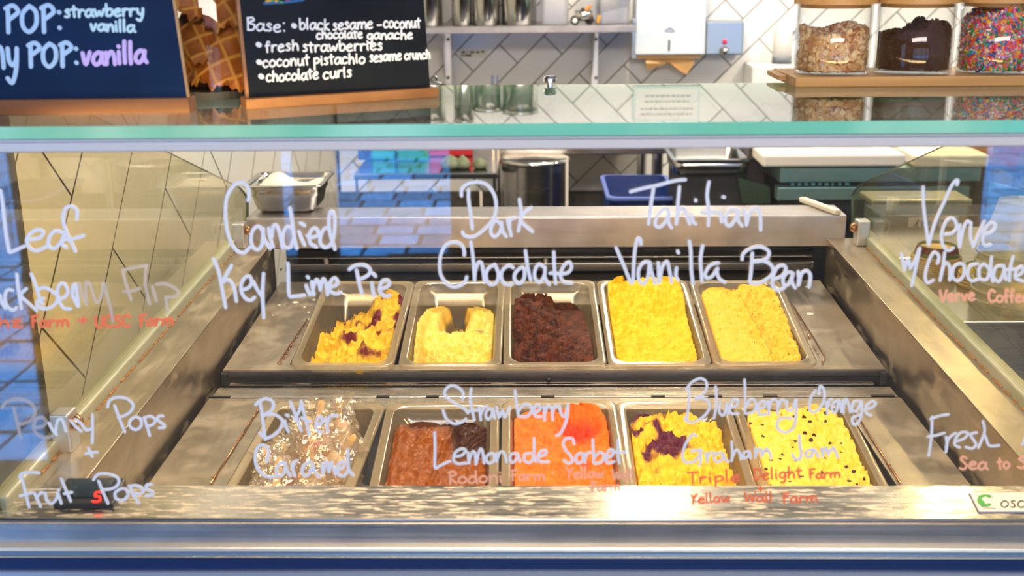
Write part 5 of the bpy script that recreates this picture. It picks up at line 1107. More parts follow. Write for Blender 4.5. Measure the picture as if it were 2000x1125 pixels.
for k in range(2600):
    x = rs.uniform(-.47, .47)*cw; y = rs.uniform(-.47, .47)*cl2; p = Vector((cx0+x, 2.285+l_/2+y, zbt+chf(x, y)))
    d = Vector((rs.uniform(-1, 1), rs.uniform(-1, 1), rs.uniform(0, 1.2))).normalized()*rs.uniform(.002, .005); s_ = d.orthogonal().normalized()*.0006
    mb.add([p-s_, p+s_, p+d], [(0, 1, 2)])
o = mb.build('shredded_coconut', mat('coconut', (.90, .84, .72), .8), None); recenter(o); tag(o, 'white shredded coconut heaped in the small steel pan', 'coconut', kind='stuff')
# =================================================================== BACK WALL FIXTURES
def single(mb, name, m, label, cat, bevel=0, smooth=False, group=None):
    o = mb.build(name, m, None, bevel=bevel, smooth=smooth); recenter(o); return tag(o, label, cat, group)
YS = 4.02; YT = YB-.0065
sa = PY(842, 66, YS); sb_ = PY(1243, 49, YS)
shelf = thing('wall_shelf', 'stainless wall shelf on brackets above white tiles', 'shelf', ((sa.x+sb_.x)/2, YT, sa.z))
MB().box((-.75, YS, sa.z), (sb_.x, YT, sa.z+.002)).box((-.75, YS, sa.z), (sb_.x, YS+.003, sb_.z-.003)).box((-.75, YS, sb_.z-.003), (sb_.x, YT, sb_.z)).box((sb_.x-.003, YS, sa.z), (sb_.x, YT, sb_.z)).build('shelf_board', M['shelf_steel'], shelf, bevel=.001)
for xp in (874, 1163):
    a = PY(xp-7, 70, YT-.03); b = PY(xp+6, 70, YT-.03)
    zlo = PY(xp, 172, YT).z; w2 = (b.x-a.x)
    mb = MB(); mb.box((a.x, YT-.022, zlo), (b.x, YT, sa.z)); mb.prism([(a.x, YT-.02, sa.z), (a.x, YS+.05, sa.z), (a.x, YT-.02, zlo+.04)], (.003, 0, 0)); br = mb.build('bracket', M['alu'], shelf, bevel=.001)
    mb = MB()
    for yy in (77, 152): c = PY(xp+1, yy, YT-.022); mb.lathe([(.0001, -.004), (.005, -.003), (.006, 0)], (c.x, YT-.022, c.z), 14, axis='Y')
    mb.build('bolt', M['black'], br, smooth=True)
zsh = sb_.z
def can(x0, x1, hgt, label, taper=.92):
    a = PY(x0, 49, YS+.08); b = PY(x1, 49, YS+.08); r = (b.x-a.x)/2; c = Vector(((a.x+b.x)/2, YS+.02+r, zsh))
    t = thing('steel_canister', label, 'canister', c, group='steel canisters on the wall shelf')
    MB().lathe([(.0001, .0), (r-.003, 0), (r, .004), (r*1.02, hgt*.5), (r*1.06, hgt), (r*1.04, hgt), (r*.98, .006), (.0001, .006)], c, 48).build('canister_body', M['steel_can'], t, smooth=True)
    MB().lathe([(r*1.06, hgt-.012), (r*1.10, hgt-.010), (r*1.11, hgt-.004), (r*1.08, hgt+.002), (r*1.03, hgt)], c, 48).build('rolled_rim', M['steel_can'], t, smooth=True)
can(812, 865, .50, 'leftmost steel canister, half behind the black chalkboard')
can(884, 922, .50, 'slim steel canister second from the chalkboard')
can(924, 976, .46, 'steel canister third from the chalkboard, next to the widest one')
can(980, 1048, .47, 'widest steel canister, nearest the clear tubs')
def tub(x0, x1, label, fill=None, hgt=.36, grp='clear plastic tubs on the wall shelf'):
    a = PY(x0, 49, YS+.03); b = PY(x1, 49, YS+.03); x0_, x1_ = a.x, b.x; t = thing('clear_tub', label, 'tub', ((x0_+x1_)/2, YS+.12, zsh), group=grp)
    mb = MB(); cx = (x0_+x1_)/2; w = x1_-x0_
    RQ = lambda w, r, z: [(cx+x, YS+.03+.10+y, zsh+z) for x, y in pan_mesh_profile(w, .19, r)]
    ring_mesh(mb, [RQ(w*.2, .01, .001), RQ(w*.9, .015, .001), RQ(w*.95, .018, .006), RQ(w, .02, hgt)]); mb.build('tub_wall', M['tubmat'], t, smooth=True)
    mb = MB(); ring_mesh(mb, [RQ(w+.006, .022, hgt-.01), RQ(w+.008, .022, hgt), RQ(w-.01, .02, hgt+.004)]); mb.build('tub_rim', M['white'], t, smooth=True)
    if fill:
        mb = MB(); rs = random.Random(9)
        for k in range(700):
            x = rs.uniform(-.42, .42)*w; y = rs.uniform(-.08, .08); z = .03+.02+x*.25+rs.random()*.03
            p = Vector((cx+x, YS+.13+y, zsh+max(.006, z))); q = Matrix.Rotation(rs.random()*6, 3, 'X') @ Matrix.Rotation(rs.random()*6, 3, 'Z')
            s_ = .005; mb.hexa([p+q@Vector((X*s_, Y*s_*.6, Z*s_*.4)) for Z in (-1, 1) for X, Y in ((-1, -1), (1, -1), (1, 1), (-1, 1))])
        o = mb.build('dark_pieces', mat('slate_pieces', (.06, .08, .12), .5), None); recenter(o); tag(o, 'slate-blue small pieces heaped inside the rightmost clear tub', 'pieces', kind='stuff')
M['tubmat'] = pane_mat('frosted_tub', (.93, .94, .97), milky=.38, milkcol=(.80, .82, .90), grough=.15, r0=.06)
tub(1054, 1112, 'left clear tub on the wall shelf beside the widest canister')
tub(1166, 1232, 'rightmost clear tub holding slate-blue pieces on the wall shelf', True)
# gadget with wheel and orange lever
g0 = PY(1140, 48, YS+.02); gd = thing('small_gadget', 'small silver gadget with black wheel and orange lever on the wall shelf', 'gadget', (g0.x, g0.y+.02, zsh))
wc = PY(1123, 40, YS+.015); rw_ = 8.5/FPX*4.2
for k in (0, 1): MB().lathe([(.0001, -.006), (rw_*.5, -.006), (rw_*.55, -.008), (rw_, -.007), (rw_, .007), (rw_*.55, .008), (.0001, .006)], (wc.x+k*.052, YS+.03+k*.03, zsh+rw_), 24, axis='Y').build('wheel', M['black'], gd)
MB().lathe([(.0001, -.0085), (rw_*.5, -.0085), (rw_*.45, -.006)], (wc.x, YS+.03, zsh+rw_), 20, axis='Y').build('hub', M['white'], gd)
c = PY(1140, 30, YS+.04); MB().lathe([(.0001, -.030), (.018, -.030), (.020, 0), (.018, .030), (.0001, .030)], (c.x, c.y, c.z), 24, axis='X').build('barrel', M['steel_can'], gd, smooth=True)
a = PY(1144, 20, YS+.03); b = PY(1154, 11, YS+.03); mb = MB(); mb.tube([a, b], .006, 8); mb.build('orange_lever', mat('orange_plastic', (.9, .22, .02), .4), gd)
mb = MB(); mb.tube([PY(1136, 17, YS+.03), PY(1146, 24, YS+.035), PY(1156, 32, YS+.035), PY(1152, 44, YS+.03)], .005, 8); mb.build('handle', M['black'], gd)
a = PY(1171, 30, YS+.02); b = PY(1167, 44, YS+.02); mb = MB(); mb.tube([a, b], .005, 8); single(mb, 'orange_tag', mat('orange_tag', (.9, .35, .02), .5), 'orange plastic tag at the foot of the rightmost clear tub', 'tag')
# paper towel dispenser
a = PY(1239, 108, 4.19); b = PY(1377, 108, 4.19)
td = thing('towel_dispenser', 'white enamelled paper towel dispenser on the tiled wall', 'dispenser', ((a.x+b.x)/2, YT, a.z))
dh = .40
mb = MB(); mb.hexa([(a.x, 4.19, a.z), (b.x, 4.19, a.z), (b.x, YT, a.z), (a.x, YT, a.z), (a.x+.003, 4.19, a.z+dh), (b.x-.003, 4.19, a.z+dh), (b.x-.003, YT, a.z+dh), (a.x+.003, YT, a.z+dh)])
mb.build('cover', mat('enamel_white', (.56, .66, .78), .28, .1, col2=(.66, .74, .82), scale=(3, 3, 8)), td, bevel=.006, segs=3)
MB().box((a.x-.008, 4.205, a.z-.012), (a.x+.01, YT, a.z+.13)).build('side_flange', M['steel_can'], td, bevel=.002)
MB().box((a.x+.012, 4.2, a.z-.012), (b.x-.012, 4.205, a.z)).build('bottom_flange', M['wood'], td)
c0 = PY(1306.5, 99, 4.189); c1_ = PY(1306.5, 78, 4.189); mb = MB(); mb.box((c0.x-.003, 4.187, c0.z), (c0.x+.003, 4.191, c1_.z)); mb.build('sight_slot', M['rubber'], td)
mb = MB(); ink(mb, [[(1298, 61), (1308, 55), (1318, 61)], [(1301, 62), (1315, 62)], [(1305, 56), (1310, 58)]], 1.8, Vector((c0.x, 4.1895, c0.z)), Vector((0, -1, 0))); mb.build('embossed_mark', M['steel_dark'], td)
pts = [(1262, 109), (1300, 113), (1335, 110), (1358, 118), (1342, 147), (1328, 138), (1306, 121), (1290, 120), (1265, 138), (1260, 122)]
mb = MB(); P = [PY(x, y, 4.215) for x, y in pts]
for q, pp in enumerate(P): pp.y += .012*math.sin(q*1.9)
nP = len(P); cen = sum(P, Vector())/nP; mb.add(P+[cen]+[p+Vector((0, .002, 0)) for p in P], [(k, (k+1) % nP, nP) for k in range(nP)]+[(k, nP+1+k, nP+1+(k+1) % nP, (k+1) % nP) for k in range(nP)])
P[0].z += .01
o = mb.build('paper_towel', mat('kraft_paper', (.66, .38, .14), .8, col2=(.76, .48, .22), scale=(20, 20, 20)), None); recenter(o); tag(o, 'brown paper towel hanging out of the dispenser', 'paper towel')
# soap dispenser
a = PY(1376, 108, 4.21); b = PY(1451, 108, 4.21); t_ = PY(1454, 41, 4.21)
sd_ = thing('soap_dispenser', 'brushed steel soap dispenser with red button right of the towel dispenser', 'dispenser', ((a.x+b.x)/2, YT, a.z))
MB().box((a.x+.003, 4.21, a.z), (b.x, YT, t_.z)).build('tank', mat('blue_tinted_steel', (.44, .52, .60), .3, .9, rvar=.1, scale=(2, 2, 200)), sd_, bevel=.006, segs=3)
c = PY(1415.5, 82, 4.209); MB().lathe([(.0001, -.004), (.009, -.004), (.010, 0)], (c.x, 4.21, c.z), 20, axis='Y').build('refill_window', mat('crimson_window', (.6, .03, .12), .2), sd_, smooth=True)
c = PY(1414, 99, 4.2); MB().lathe([(.0001, -.035), (.010, -.035), (.011, -.010), (.016, -.008), (.016, 0)], (c.x, 4.21, c.z), 20, axis='Y').build('push_valve', M['steel_can'], sd_, smooth=True)
# notice above the dispenser (mirrored in the counter glass)
a = (PY(1243, 100, YT).x, 1.5+.17); b = (PY(1366, 100, YT).x, 1.5+.285)
sg_ = thing('wall_notice', 'small white printed notice in a clear holder, seen mirrored in the counter glass', 'notice', ((a[0]+b[0])/2, YT, a[1]))
MB().box((a[0]-.008, YT-.004, a[1]-.008), (b[0]+.008, YT, b[1]+.008)).build('holder', mat('pale_aqua_holder', (.6, .74, .74), .3), sg_)
pp_ = MB().box((a[0], YT-.006, a[1]), (b[0], YT-.004, b[1])).build('paper', M['white'], sg_)
mb = MB(); rs = random.Random(2)
for r_i, zz in enumerate((.83, .66, .42, .24)):
    x = a[0]+.02+(.015 if r_i > 1 else 0)
    while x < b[0]-.02-(.015 if r_i > 1 else 0):
        l = rs.uniform(.006, .018); mb.box((x, YT-.0066, a[1]+(b[1]-a[1])*zz-.003), (x+l, YT-.006, a[1]+(b[1]-a[1])*zz+.003)); x += l+.004
mb.build('printed_lines', mat('grey_print', (.3, .3, .34), .8), pp_)['kind'] = 'stuff'
# label tape on a tile
a = PY(895, 113, YT-.001); b = PY(951, 98, YT-.001)
lt_ = thing('label_tape', 'narrow cream label tape with two tiny printed lines on a tile under the shelf', 'label', ((a.x+b.x)/2, YT, a.z))
tp_ = MB().box((a.x, YT-.0012, a.z+.002), (b.x, YT-.0002, b.z)).build('tape', mat('cream_tape', (.72, .74, .62), .6), lt_)
mb = MB(); x = 901
for k, (x0, x1, y) in enumerate([(901, 909, 102), (912, 914, 102), (917, 927, 102), (930, 937, 102), (940, 946, 101), (901, 905, 108), (907, 921, 108)]):
    p = PY(x0, y+2, YT-.0012); q = PY(x1, y-2, YT-.0012); mb.box((p.x, YT-.0016, p.z), (q.x, YT-.0012, q.z))
mb.build('printed_lines', M['black'], tp_)['kind'] = 'stuff'
# white bottle on its ledge
a = PY(1468, 164, 4.12); b = PY(1600, 128, 4.12)
single(MB().box((a.x, 4.12, a.z-.05), (b.x+.3, YT, b.z)), 'white_ledge_box', mat('off_white_box', (.72, .74, .74), .5), 'off-white box under the white bottle beside the wall', 'box', bevel=.006)
c = PY(1526, 128, 4.2); rb = 18/FPX*4.2
bt = thing('white_bottle', 'white plastic bottle with a dark band standing on the off-white box', 'bottle', (c.x, 4.2, b.z))
MB().lathe([(.0001, 0), (rb, 0), (rb, .095), (rb*.95, .11), (rb*.9, .13), (rb*.5, .145), (.0001, .146)], (c.x, 4.2, b.z), 28).build('bottle_body', M['white'], bt, smooth=True)
MB().lathe([(rb+.0006, .003), (rb+.001, .003), (rb+.001, .026), (rb+.0006, .026)], (c.x, 4.2, b.z), 28).build('dark_band', mat('band_grey', (.12, .15, .18), .4), bt, smooth=True)
p = PY(1548, 60, YT); single(MB().lathe([(.0001, -.012), (.012, -.012), (.014, 0)], (p.x, YT, p.z), 16, axis='Y'), 'wall_hook', M['alu'], 'round metal wall knob left of the topping jars', 'hook', smooth=True)
# dark tap lever at the chalkboard edge
mb = MB(); mb.tube([PY(838, 158, 4.1), PY(852, 160, 4.1), PY(868, 167, 4.1)], .006, 8); mb.tube([PY(843, 152, 4.1), PY(850, 148, 4.1), PY(853, 158, 4.1)], .005, 8); mb.tube([PY(868, 167, 4.1), PY(868, 169, YT)], .006, 8)
single(mb, 'tap', M['steel_dark'], 'dark tap lever just right of the black chalkboard', 'tap', smooth=True)
# =================================================================== BEHIND THE CASE, SEEN THROUGH THE GLASS
YK = 3.62
# long wash stand shelf
a = PY(975, 303, YK); b = PY(1300, 288, YK)
sk = thing('wash_stand', 'steel sink counter along the tiled wall behind the case', 'sink counter', ((a.x+b.x)/2, YK+.3, 0))
MB().box((a.x, YK, a.z), (b.x, YT-.02, b.z+.01)).build('sink_counter_top', M['steel'], sk, bevel=.002)
for xx in (a.x+.02, b.x-.02):
    MB().lathe([(.018, 0), (.018, a.z)], (xx, YK+.05, 0), 14, close=True).build('leg', M['steel_can'], sk, smooth=False)
    MB().lathe([(.018, 0), (.018, a.z)], (xx, YT-.08, 0), 14, close=True).build('leg', M['steel_can'], sk, smooth=False)
# tall steel bin under it
a = PY(978, 400, 3.45); b = PY(1112, 303, 3.45)
rb2 = (b.x-a.x)/2; cb_ = ((a.x+b.x)/2, 3.45+rb2, 0)
bn = thing('steel_bin', 'dark round steel bin under the sink counter', 'bin', cb_)
MB().lathe([(.0001, 0), (rb2*.9, 0), (rb2*.92, .02), (rb2, b.z-.035)], cb_, 48).build('bin_body', mat('smoked_steel', (.34, .32, .31), .22, 1.0, rvar=.06, scale=(2, 2, 20)), bn, smooth=True)
MB().lathe([(rb2, b.z-.04), (rb2+.006, b.z-.036), (rb2+.006, b.z-.026), (rb2-.01, b.z-.022), (.0001, b.z-.018)], cb_, 48).build('bin_lid', M['steel_can'], bn, smooth=True)
p0_ = PY(1107, 400, 3.44); p1_ = PY(1107, 305, 3.44); single(MB().box((p0_.x-.004, 3.43, 0), (p0_.x+.004, 3.438, p1_.z)), 'upright_strip', M['board_white'], 'thin cream upright strip right of the steel bin', 'strip')
p0_ = PY(940, 402, 3.44); p1_ = PY(940, 372, 3.44); single(MB().box((p0_.x-.004, 3.43, 0), (p0_.x+.004, 3.438, p1_.z)), 'upright_strip', M['board_white'], 'short cream upright strip left of the steel bin', 'strip')
# blue tub
def tub_box(x0, x1, ytop, Y0, L, zb_, m, name, label, cat, taper=.85, rim=.008, rm=None):
    a = PY(x0, ytop, Y0); b = PY(x1, ytop, Y0); cx = (a.x+b.x)/2; w = b.x-a.x; zt = a.z
    t = thing(name, label, cat, (cx, Y0+L/2, zb_))
    RQ = lambda k, r, z, d=0: [(cx+x, Y0+L/2+y, z) for x, y in pan_mesh_profile(w*k+d, L*k+d, r)]
    mb = MB(); ring_mesh(mb, [RQ(taper*.3, .01, zb_), RQ(taper, .03, zb_), RQ(1, .03, zt), RQ(.97, .03, zt), RQ(taper*.96, .03, zb_+.006), RQ(taper*.3, .01, zb_+.006)]); mb.build('tub_wall', m, t, smooth=True)
    mb = MB(); ring_mesh(mb, [RQ(1, .03, zt-rim, .004), RQ(1, .03, zt-rim, .016), RQ(1, .03, zt, .016), RQ(.97, .03, zt+.001)]); mb.build('tub_rim', rm or m, t, smooth=False)
    return t
bl = mat('blue_plastic', (.001, .012, .09), .6, spec=.1); bl2 = mat('light_blue_plastic_rim', (.10, .16, .50), .45)
zst = .42
tub_box(1190, 1322, 386, 3.18, .34, zst, bl, 'dish_tub', 'deep blue plastic tub on the low shelf right of the steel bin', 'tub', rm=bl2)
ls = thing('low_shelf', 'low dark shelf holding the blue tub behind the case', 'shelf', (.3, 3.35, 0))
sx0 = PY(1188, 400, 3.18).x; sx1 = PY(1316, 400, 3.05).x-.01
MB().box((sx0, 3.12, zst-.02), (sx1, 3.56, zst)).build('shelf_board', M['steel_dark'], ls)
for x in (sx0+.01, sx1-.01):
    for y in (3.14, 3.54): MB().box((x-.01, y-.01, 0), (x+.01, y+.01, zst-.02)).build('leg', M['steel_dark'], ls)
# small steel tray on a stand
zs2 = PY(1400, 342, 3.05).z
st2 = tub_box(1318, 1466, 312, 3.05, .24, zs2, M['steel_can'], 'steel_tray_pan', 'shallow steel pan standing on a dark stand behind the case', 'pan', taper=.96, rim=.006)
a = PY(1325, 345, 3.07); b = PY(1470, 345, 3.07)
single(MB().box((a.x, 3.08, .0), (a.x+.18, 3.3, zs2)), 'equipment_stand', M['rubber'], 'black equipment stand under the shallow steel pan', 'stand', bevel=.004)
# dark appliance
a = PY(1462, 402, 3.0); b = PY(1512, 288, 3.0)
ap = thing('dark_appliance', 'dark brown appliance with slanted side left of the prep table', 'appliance', ((a.x+b.x)/2, 3.2, 0))
MB().box((a.x+.012, 3.10, 0), (b.x, 3.40, b.z+.03)).build('housing', mat('dark_plum_housing', (.045, .028, .03), .4), ap, bevel=.004)
mb = MB(); mb.tube([PY(1474, 318, 3.09), PY(1518, 350, 3.09)], .004, 6); mb.build('trim_rod', M['steel_dark'], ap)
mb = MB(); P = [PY(x, y, 3.04) for x, y in ((1442, 348), (1504, 366), (1505, 398), (1450, 398))]; mb.prism(P, (0, .05, 0)); mb.build('green_drawer', mat('dark_green_plastic', (.03, .055, .03), .4), ap)
# prep table at the right
YR = 2.98
a = PY(1522, 363, YR); b = PY(1918, 325, YR)
tb = thing('prep_table', 'long pale green steel refrigerated prep table at the right', 'prep table', ((a.x+b.x)/2, YR+.35, 0))
tealm = mat('teal_tinted_steel', (.36, .56, .53), .28, .75, col2=(.24, .42, .40), scale=(10, 10, 22), rvar=.1)
MB().box((a.x, YR, a.z+.008), (b.x, YR+.7, b.z)).build('top_housing', tealm, tb, bevel=.004)
z1 = PY(1600, 354, YR).z; z2 = PY(1600, 364, YR).z; z3 = PY(1600, 390, YR).z
MB().box((a.x+.01, YR+.03, 0.06), (b.x-.01, YR+.68, a.z+.01)).build('cabinet', M['rubber'], tb)
MB().box((a.x-.006, YR-.012, z3), (b.x-.03, YR+.03, z2)).build('drawer_front', tealm, tb, bevel=.003)
mb = MB(); rs = random.Random(5)
for k in range(9):
    x = a.x+.03+k*.018; mb.box((x, YR-.004, z2+.003), (x+rs.uniform(.005, .011), YR+.004, z1-.004))
mb.build('painted_glint', mat('cyan_glint', (.2, .5, .65), .2, .6), tb)  # cyan glints in the dark gap, set in as coloured blocks
MB().box((a.x+.02, YR+.02, .0), (b.x-.02, YR+.6, .07)).build('plinth', M['black'], tb)
ca_ = PY(1489, 326, YR-.03); cb2 = PY(1757, 290, YR-.03)
cbd = MB(); zt_ = PY(1600, 326, YR-.03).z
cbd.box((ca_.x, YR-.03, zt_), (PY(1768, 326, YR-.03).x, YR+.36, zt_+.032)); single(cbd, 'cutting_board', M['board_white'], 'thick white cutting board on the prep table, nearest the dark appliance', 'cutting board', bevel=.006)
cbd = MB(); q_ = PY(1778, 318, YR-.02); r_ = PY(1932, 318, YR-.02); cbd.box((q_.x+.01, YR-.02, b.z+.001), (r_.x, YR+.36, b.z+.034)); single(cbd, 'cutting_board', M['board_white'], 'white cutting board seen through the right end glass', 'cutting board', bevel=.006)
q_ = PY(1936, 318, YR); single(MB().box((q_.x, YR, q_.z-.01), (q_.x+.3, YR+.3, q_.z+.05)), 'wooden_board', M['wood_dark'], 'brown wooden board at the far right edge behind the cups', 'board', bevel=.004)
single(MB().box((q_.x-.005, YR+.01, 0), (q_.x+.35, YR+.5, q_.z-.012)), 'dark_cabinet', mat('navy_cabinet', (.012, .025, .05), .4), 'dark navy cabinet under the brown wooden board', 'cabinet', bevel=.004)
P = [PY(x, y, 2.75) for x, y in ((1925, 482), (1936, 356), (2080, 392), (2080, 500))]
mb = MB(); mb.prism(P, (0, .012, 0)); o = single(mb, 'blue_folder', mat('blue_card', (.02, .26, .70), .5), 'bright blue card leaning behind the tall cup stack', 'card')
# items on the left tray
zt3 = PY(880, 338, 3.5).z
lt3 = thing('steel_rack_tray', 'steel tray on an open rack behind the case, at the middle left', 'tray', (PY(880, 338, 3.5).x, 3.6, 0))
a = PY(690, 340, 3.42); b = PY(972, 333, 3.42)
MB().box((a.x, 3.42, a.z-.018), (b.x, 3.9, b.z-.008)).build('tray_plate', M['steel_can'], lt3, bevel=.003)
for x in (b.x-.012, b.x-.03): MB().box((x-.004, 3.89, 0), (x+.004, 3.898, a.z+.25)).build('upright', M['steel_can'], lt3)
MB().box((b.x-.014, 3.425, 0), (b.x-.006, 3.433, a.z-.018)).build('upright', M['steel_can'], lt3)
MB().box((a.x+.004, 3.425, 0), (a.x+.012, 3.433, a.z-.018)).build('upright', M['steel_can'], lt3)
ztray = b.z-.008
def lump(xp, yp, rx, rz, label, seed, pk=1.0):
    c = PY(xp, 333, 3.5); r = rx/FPX*3.55; hz = rz/FPX*3.55*2; prof = [(.0001, 0), (r*.8, 0), (r, hz*.22), (r*.88, hz*.5), (r*.5*pk, hz*.82), (.0001, hz)]
    o = MB().lathe(prof, (c.x, 3.5, ztray), 24).build('green_pear', mat('pear_skin', (.11, .14, .075), .6, col2=(.16, .19, .11), scale=(30, 30, 30)), None, smooth=True)
    sb2 = o.modifiers.new('smooth', 'SUBSURF'); sb2.levels = 1; sb2.render_levels = 1
    recenter(o); tag(o, label, 'pear', 'green pears on the steel tray')
lump(880, 318, 22, 14, 'dull green pear at the left of the steel tray, in front of the red bag', 1)
lump(904, 318, 17, 14, 'pointed dull green pear in the middle of the three', 2, .6)
lump(938, 320, 15, 10.5, 'rounder dull green pear at the right of the steel tray', 3, 1.3)
def pkg(x0, y0, x1, y1, Y, c, name, label, cat, tilt=0):
    a = PY(x0, y1, Y); b = PY(x1, y0, Y); mb = MB(); z0 = ztray if Y < 3.9 else a.z; mb.hexa([(a.x, Y, z0), (b.x+tilt, Y, z0), (b.x+tilt, Y+.08, z0), (a.x, Y+.08, z0), (a.x, Y, b.z), (b.x, Y, b.z), (b.x, Y+.08, b.z), (a.x, Y+.08, b.z)])
    return single(mb, name, mat(name+'_mat', c, .45), label, cat, bevel=.006)
pkg(838, 262, 921, 333, 3.72, (.55, .01, .015), 'red_bag', 'bright red bag standing behind the green pears', 'bag')
pkg(776, 262, 816, 333, 3.64, (.0, .25, .05), 'green_package', 'green package standing left of the red bag', 'package', .03)
pkg(726, 262, 770, 332, 3.66, (.02, .42, .50), 'teal_package', 'teal package between the blue box and the green package', 'package')
pkg(700, 262, 724, 333, 3.66, (.03, .10, .42), 'blue_box', 'narrow blue box at the left of the steel tray', 'box')
# =================================================================== CUPS AT THE RIGHT
zt4 = 1.5-.605
ta, tb_, tc_, td_ = PZ(1708, 492, zt4+.035), PZ(1818, 629, zt4), PZ(2120, 629, zt4), PZ(2120, 492, zt4+.035)
ct = thing('cup_counter', 'steel counter plate with an oval well beside the right end of the case', 'counter', ((tb_.x+tc_.x)/2, tb_.y, 0))
mb = MB(); zc_ = zt4
q4 = [Vector((.715, tb_.y, zc_)), Vector((1.25, tb_.y, zc_)), Vector((1.25, 2.52, zc_)), Vector((.715, 2.52, zc_))]
mb.prism(q4, (0, 0, -.008)); mb.build('counter_plate', M['steel_can'], ct, bevel=.002)
MB().box((.72, tb_.y+.012, 0.1), (1.24, 2.5, zc_-.009)).build('counter_body', M['steel_dark'], ct)
wl_ = PZ(1775, 520, zc_); mb = MB(); mb.lathe([(.05, .0012), (.046, .0014), (.043, .0004)], (wl_.x+.03, wl_.y+.02, zc_), 36)
for i, v in enumerate(mb.v): mb.v[i] = (wl_.x+.03+(v[0]-wl_.x-.03)*1.5, v[1], v[2])
mb.build('well_rim', M['steel_can'], ct, smooth=True)
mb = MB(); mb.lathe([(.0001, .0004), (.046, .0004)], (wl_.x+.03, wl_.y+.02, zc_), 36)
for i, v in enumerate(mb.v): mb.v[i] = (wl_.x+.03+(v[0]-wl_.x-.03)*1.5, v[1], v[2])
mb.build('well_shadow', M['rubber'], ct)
def cups(x, ytop, ybase, D_, rt, rbm, nrims, mats, label, cat, step, band=.014, recess=.006):
    """upside-down nested paper cups; each lower cup shows only its rim"""
    c = PY(x, ytop, D_); zt = c.z; H = zt-zc_
    t = thing('cup_stack', label, cat, (c.x, D_, zc_))
    hb = H-nrims*step
    b0 = zt-hb
    mb = MB(); C = Vector((c.x, D_, 0))
    mb.lathe([(rbm, b0), (rt, zt), (rt-.0015, zt+.0005), (rt-.003, zt-recess), (.0001, zt-recess)], C, 44); mb.build('cup_body', mats[0], t, smooth=False)
    mb = MB(); k = (rt-rbm)/(zt-b0); mb.lathe([(rt-k*band+.0006, zt-band), (rt+.0006, zt-.0004)], C, 44); mb.build('printed_band', mats[1], t, smooth=True)
    if mats[2] is not mats[0]: MB().lathe([(.0001, zt-recess+.0006), (rt-.0032, zt-recess+.0006)], C, 44).build('cup_base', mats[2], t)
    for q in range(nrims+1):
        zz = b0-q*step; rr = rbm*(1+.012*q)+.002
        mb = MB(); mb.lathe([(rr-.002, zz+.003), (rr+.0015, zz+.002), (rr+.0015, zz-.001), (rr-.002, zz-.002)], C, 44)
        if q < nrims: mb.lathe([(rr-.003, zz-step+.002), (rr-.003, zz-.001)], C, 44)
        mb.build('cup_rim', mats[3], t, smooth=True)
    return t
kraft = mat('kraft_cup', (.62, .44, .20), .7); grn = mat('sage_green_print', (.07, .14, .06), .6, col2=(.10, .18, .08), scale=(30, 30, 4)); plum = mat('plum_print', (.16, .025, .05), .5); yel = mat('yellow_print', (.78, .60, .02), .5)
kraft2 = mat('bright_kraft_base', (.82, .55, .22), .7)
stripe = mat('striped_cup', (.45, .36, .18), .6, col2=(.10, .28, .22), scale=(90, 90, 2), lo=.48, hi=.52, detail=1)
cups(1831, 478, 560, 2.17, .0365, .044, 6, (grn, plum, kraft2, kraft), 'stack of upturned sage green paper cups with a plum band', 'cups', .0042, .013)
cups(1926, 518, 600, 2.06, .036, .044, 3, (stripe, yel, kraft2, kraft), 'stack of upturned striped paper cups with a yellow band', 'cups', .0065, .016)
cupw = pane_mat('translucent_cup', (.85, .88, .85), milky=.62, milkcol=(.72, .76, .70), grough=.25, r0=.05)
cupr = pane_mat('translucent_cup_rim', (.8, .82, .78), milky=.85, milkcol=(.78, .76, .62), grough=.2, r0=.05)
cups(2004, 392, 612, 1.97, .044, .070, 5, (cupw, cupw, cupw, cupr), 'tall stack of large upturned translucent cups, nearest the camera', 'cups', .017, .01, .004)
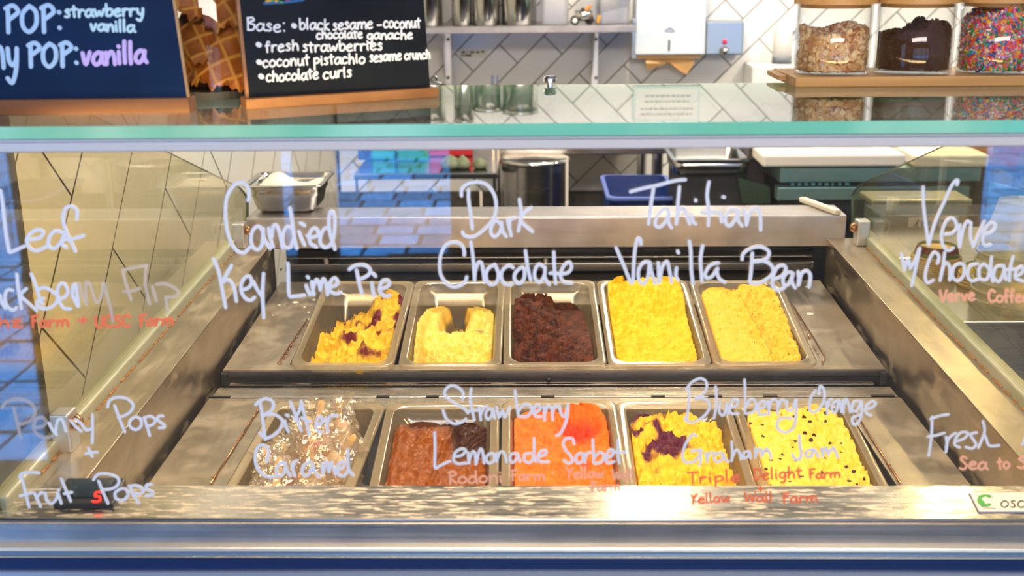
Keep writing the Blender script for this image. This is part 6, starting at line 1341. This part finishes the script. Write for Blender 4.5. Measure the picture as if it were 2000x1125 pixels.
# boxy machine with a sticker seen through the end glass
a = PY(1676, 600, 2.62); b = PY(1892, 398, 2.62)
mc = thing('steel_box_machine', 'grey-green steel box machine with a white sticker behind the cups', 'machine', ((a.x+b.x)/2, 2.72, 0))
MB().box((a.x+.02, 2.62, .0), (b.x, 2.71, b.z)).build('machine_body', mat('grey_green_steel', (.20, .27, .23), .35, .6, col2=(.26, .33, .28), scale=(8, 8, 20)), mc, bevel=.006)
MB().box((a.x+.01, 2.61, b.z-.004), (b.x+.006, 2.72, b.z+.012)).build('machine_lid', mat('olive_lid', (.34, .34, .24), .35, .5), mc, bevel=.004)
YM = 2.6195
P = [PY(x, y, YM-.001) for x, y in ((1771, 464), (1775, 425), (1873, 421), (1872, 459))]
mb = MB(); mb.prism(P, (0, .0008, 0)); sk_ = mb.build('sticker', mat('sticker_paper', (.62, .60, .52), .6), mc)
om = Vector((P[0].x, YM-.0012, P[0].z)); nm_ = Vector((0, -1, 0))
mb = MB(); ink(mb, [[(1778, 446), (1782, 447), (1788, 438), (1794, 430)], [(1793, 430), (1791, 440), (1794, 450), (1803, 456), (1825, 457), (1850, 453), (1866, 453)]], 2.2, om, nm_); mb.build('sticker_swoosh', M['black'], sk_)
mb = MB(); ink(mb, word('RANT', 1797, 1846, 446, 444, 8, 14, jit=0), 2.4, om, nm_); mb.build('sticker_letters', mat('sticker_blue', (.05, .18, .50), .5), sk_)
# =================================================================== CEILING SPOTS
def spot(x, y, z, w, label):
    t = thing('ceiling_spot', label, 'lamp', (x, y, z))
    MB().lathe([(.0001, .14), (.045, .14), (.05, .02), (.048, .0), (.044, .0), (.045, .12), (.0001, .125)], (x, y, z), 24).build('spot_can', M['black'], t, smooth=True)
    MB().lathe([(.0001, .0), (.034, .006), (.040, .02), (.034, .05), (.0001, .06)], (x, y, z-.022), 24).build('bulb', mat('warm_bulb', (1, .9, .7), .4, emit=((1.0, .80, .50), w)), t, smooth=True)
    MB().tube([(x, y, z+.14), (x, y, 2.9)], .006, 8).build('stem', M['black'], t)
for i, (x, y, z) in enumerate([(.385, 3.55, 2.13), (1.41, 3.55, 2.13), (-.25, 2.4, 2.3)]):
    spot(x, y, z, 600 if y > 3 else 120, ['black ceiling spot over the sink counter', 'black ceiling spot over the prep table', 'black ceiling spot over the left end of the case'][i])
    l = lamp('ceiling_spot_light', 'SPOT', (x, y, z-.03), 34 if y > 3 else 70, (1.0, .84, .62), (0, 0, 0), .04); l.data.spot_size = 1.9; l.data.spot_blend = .6
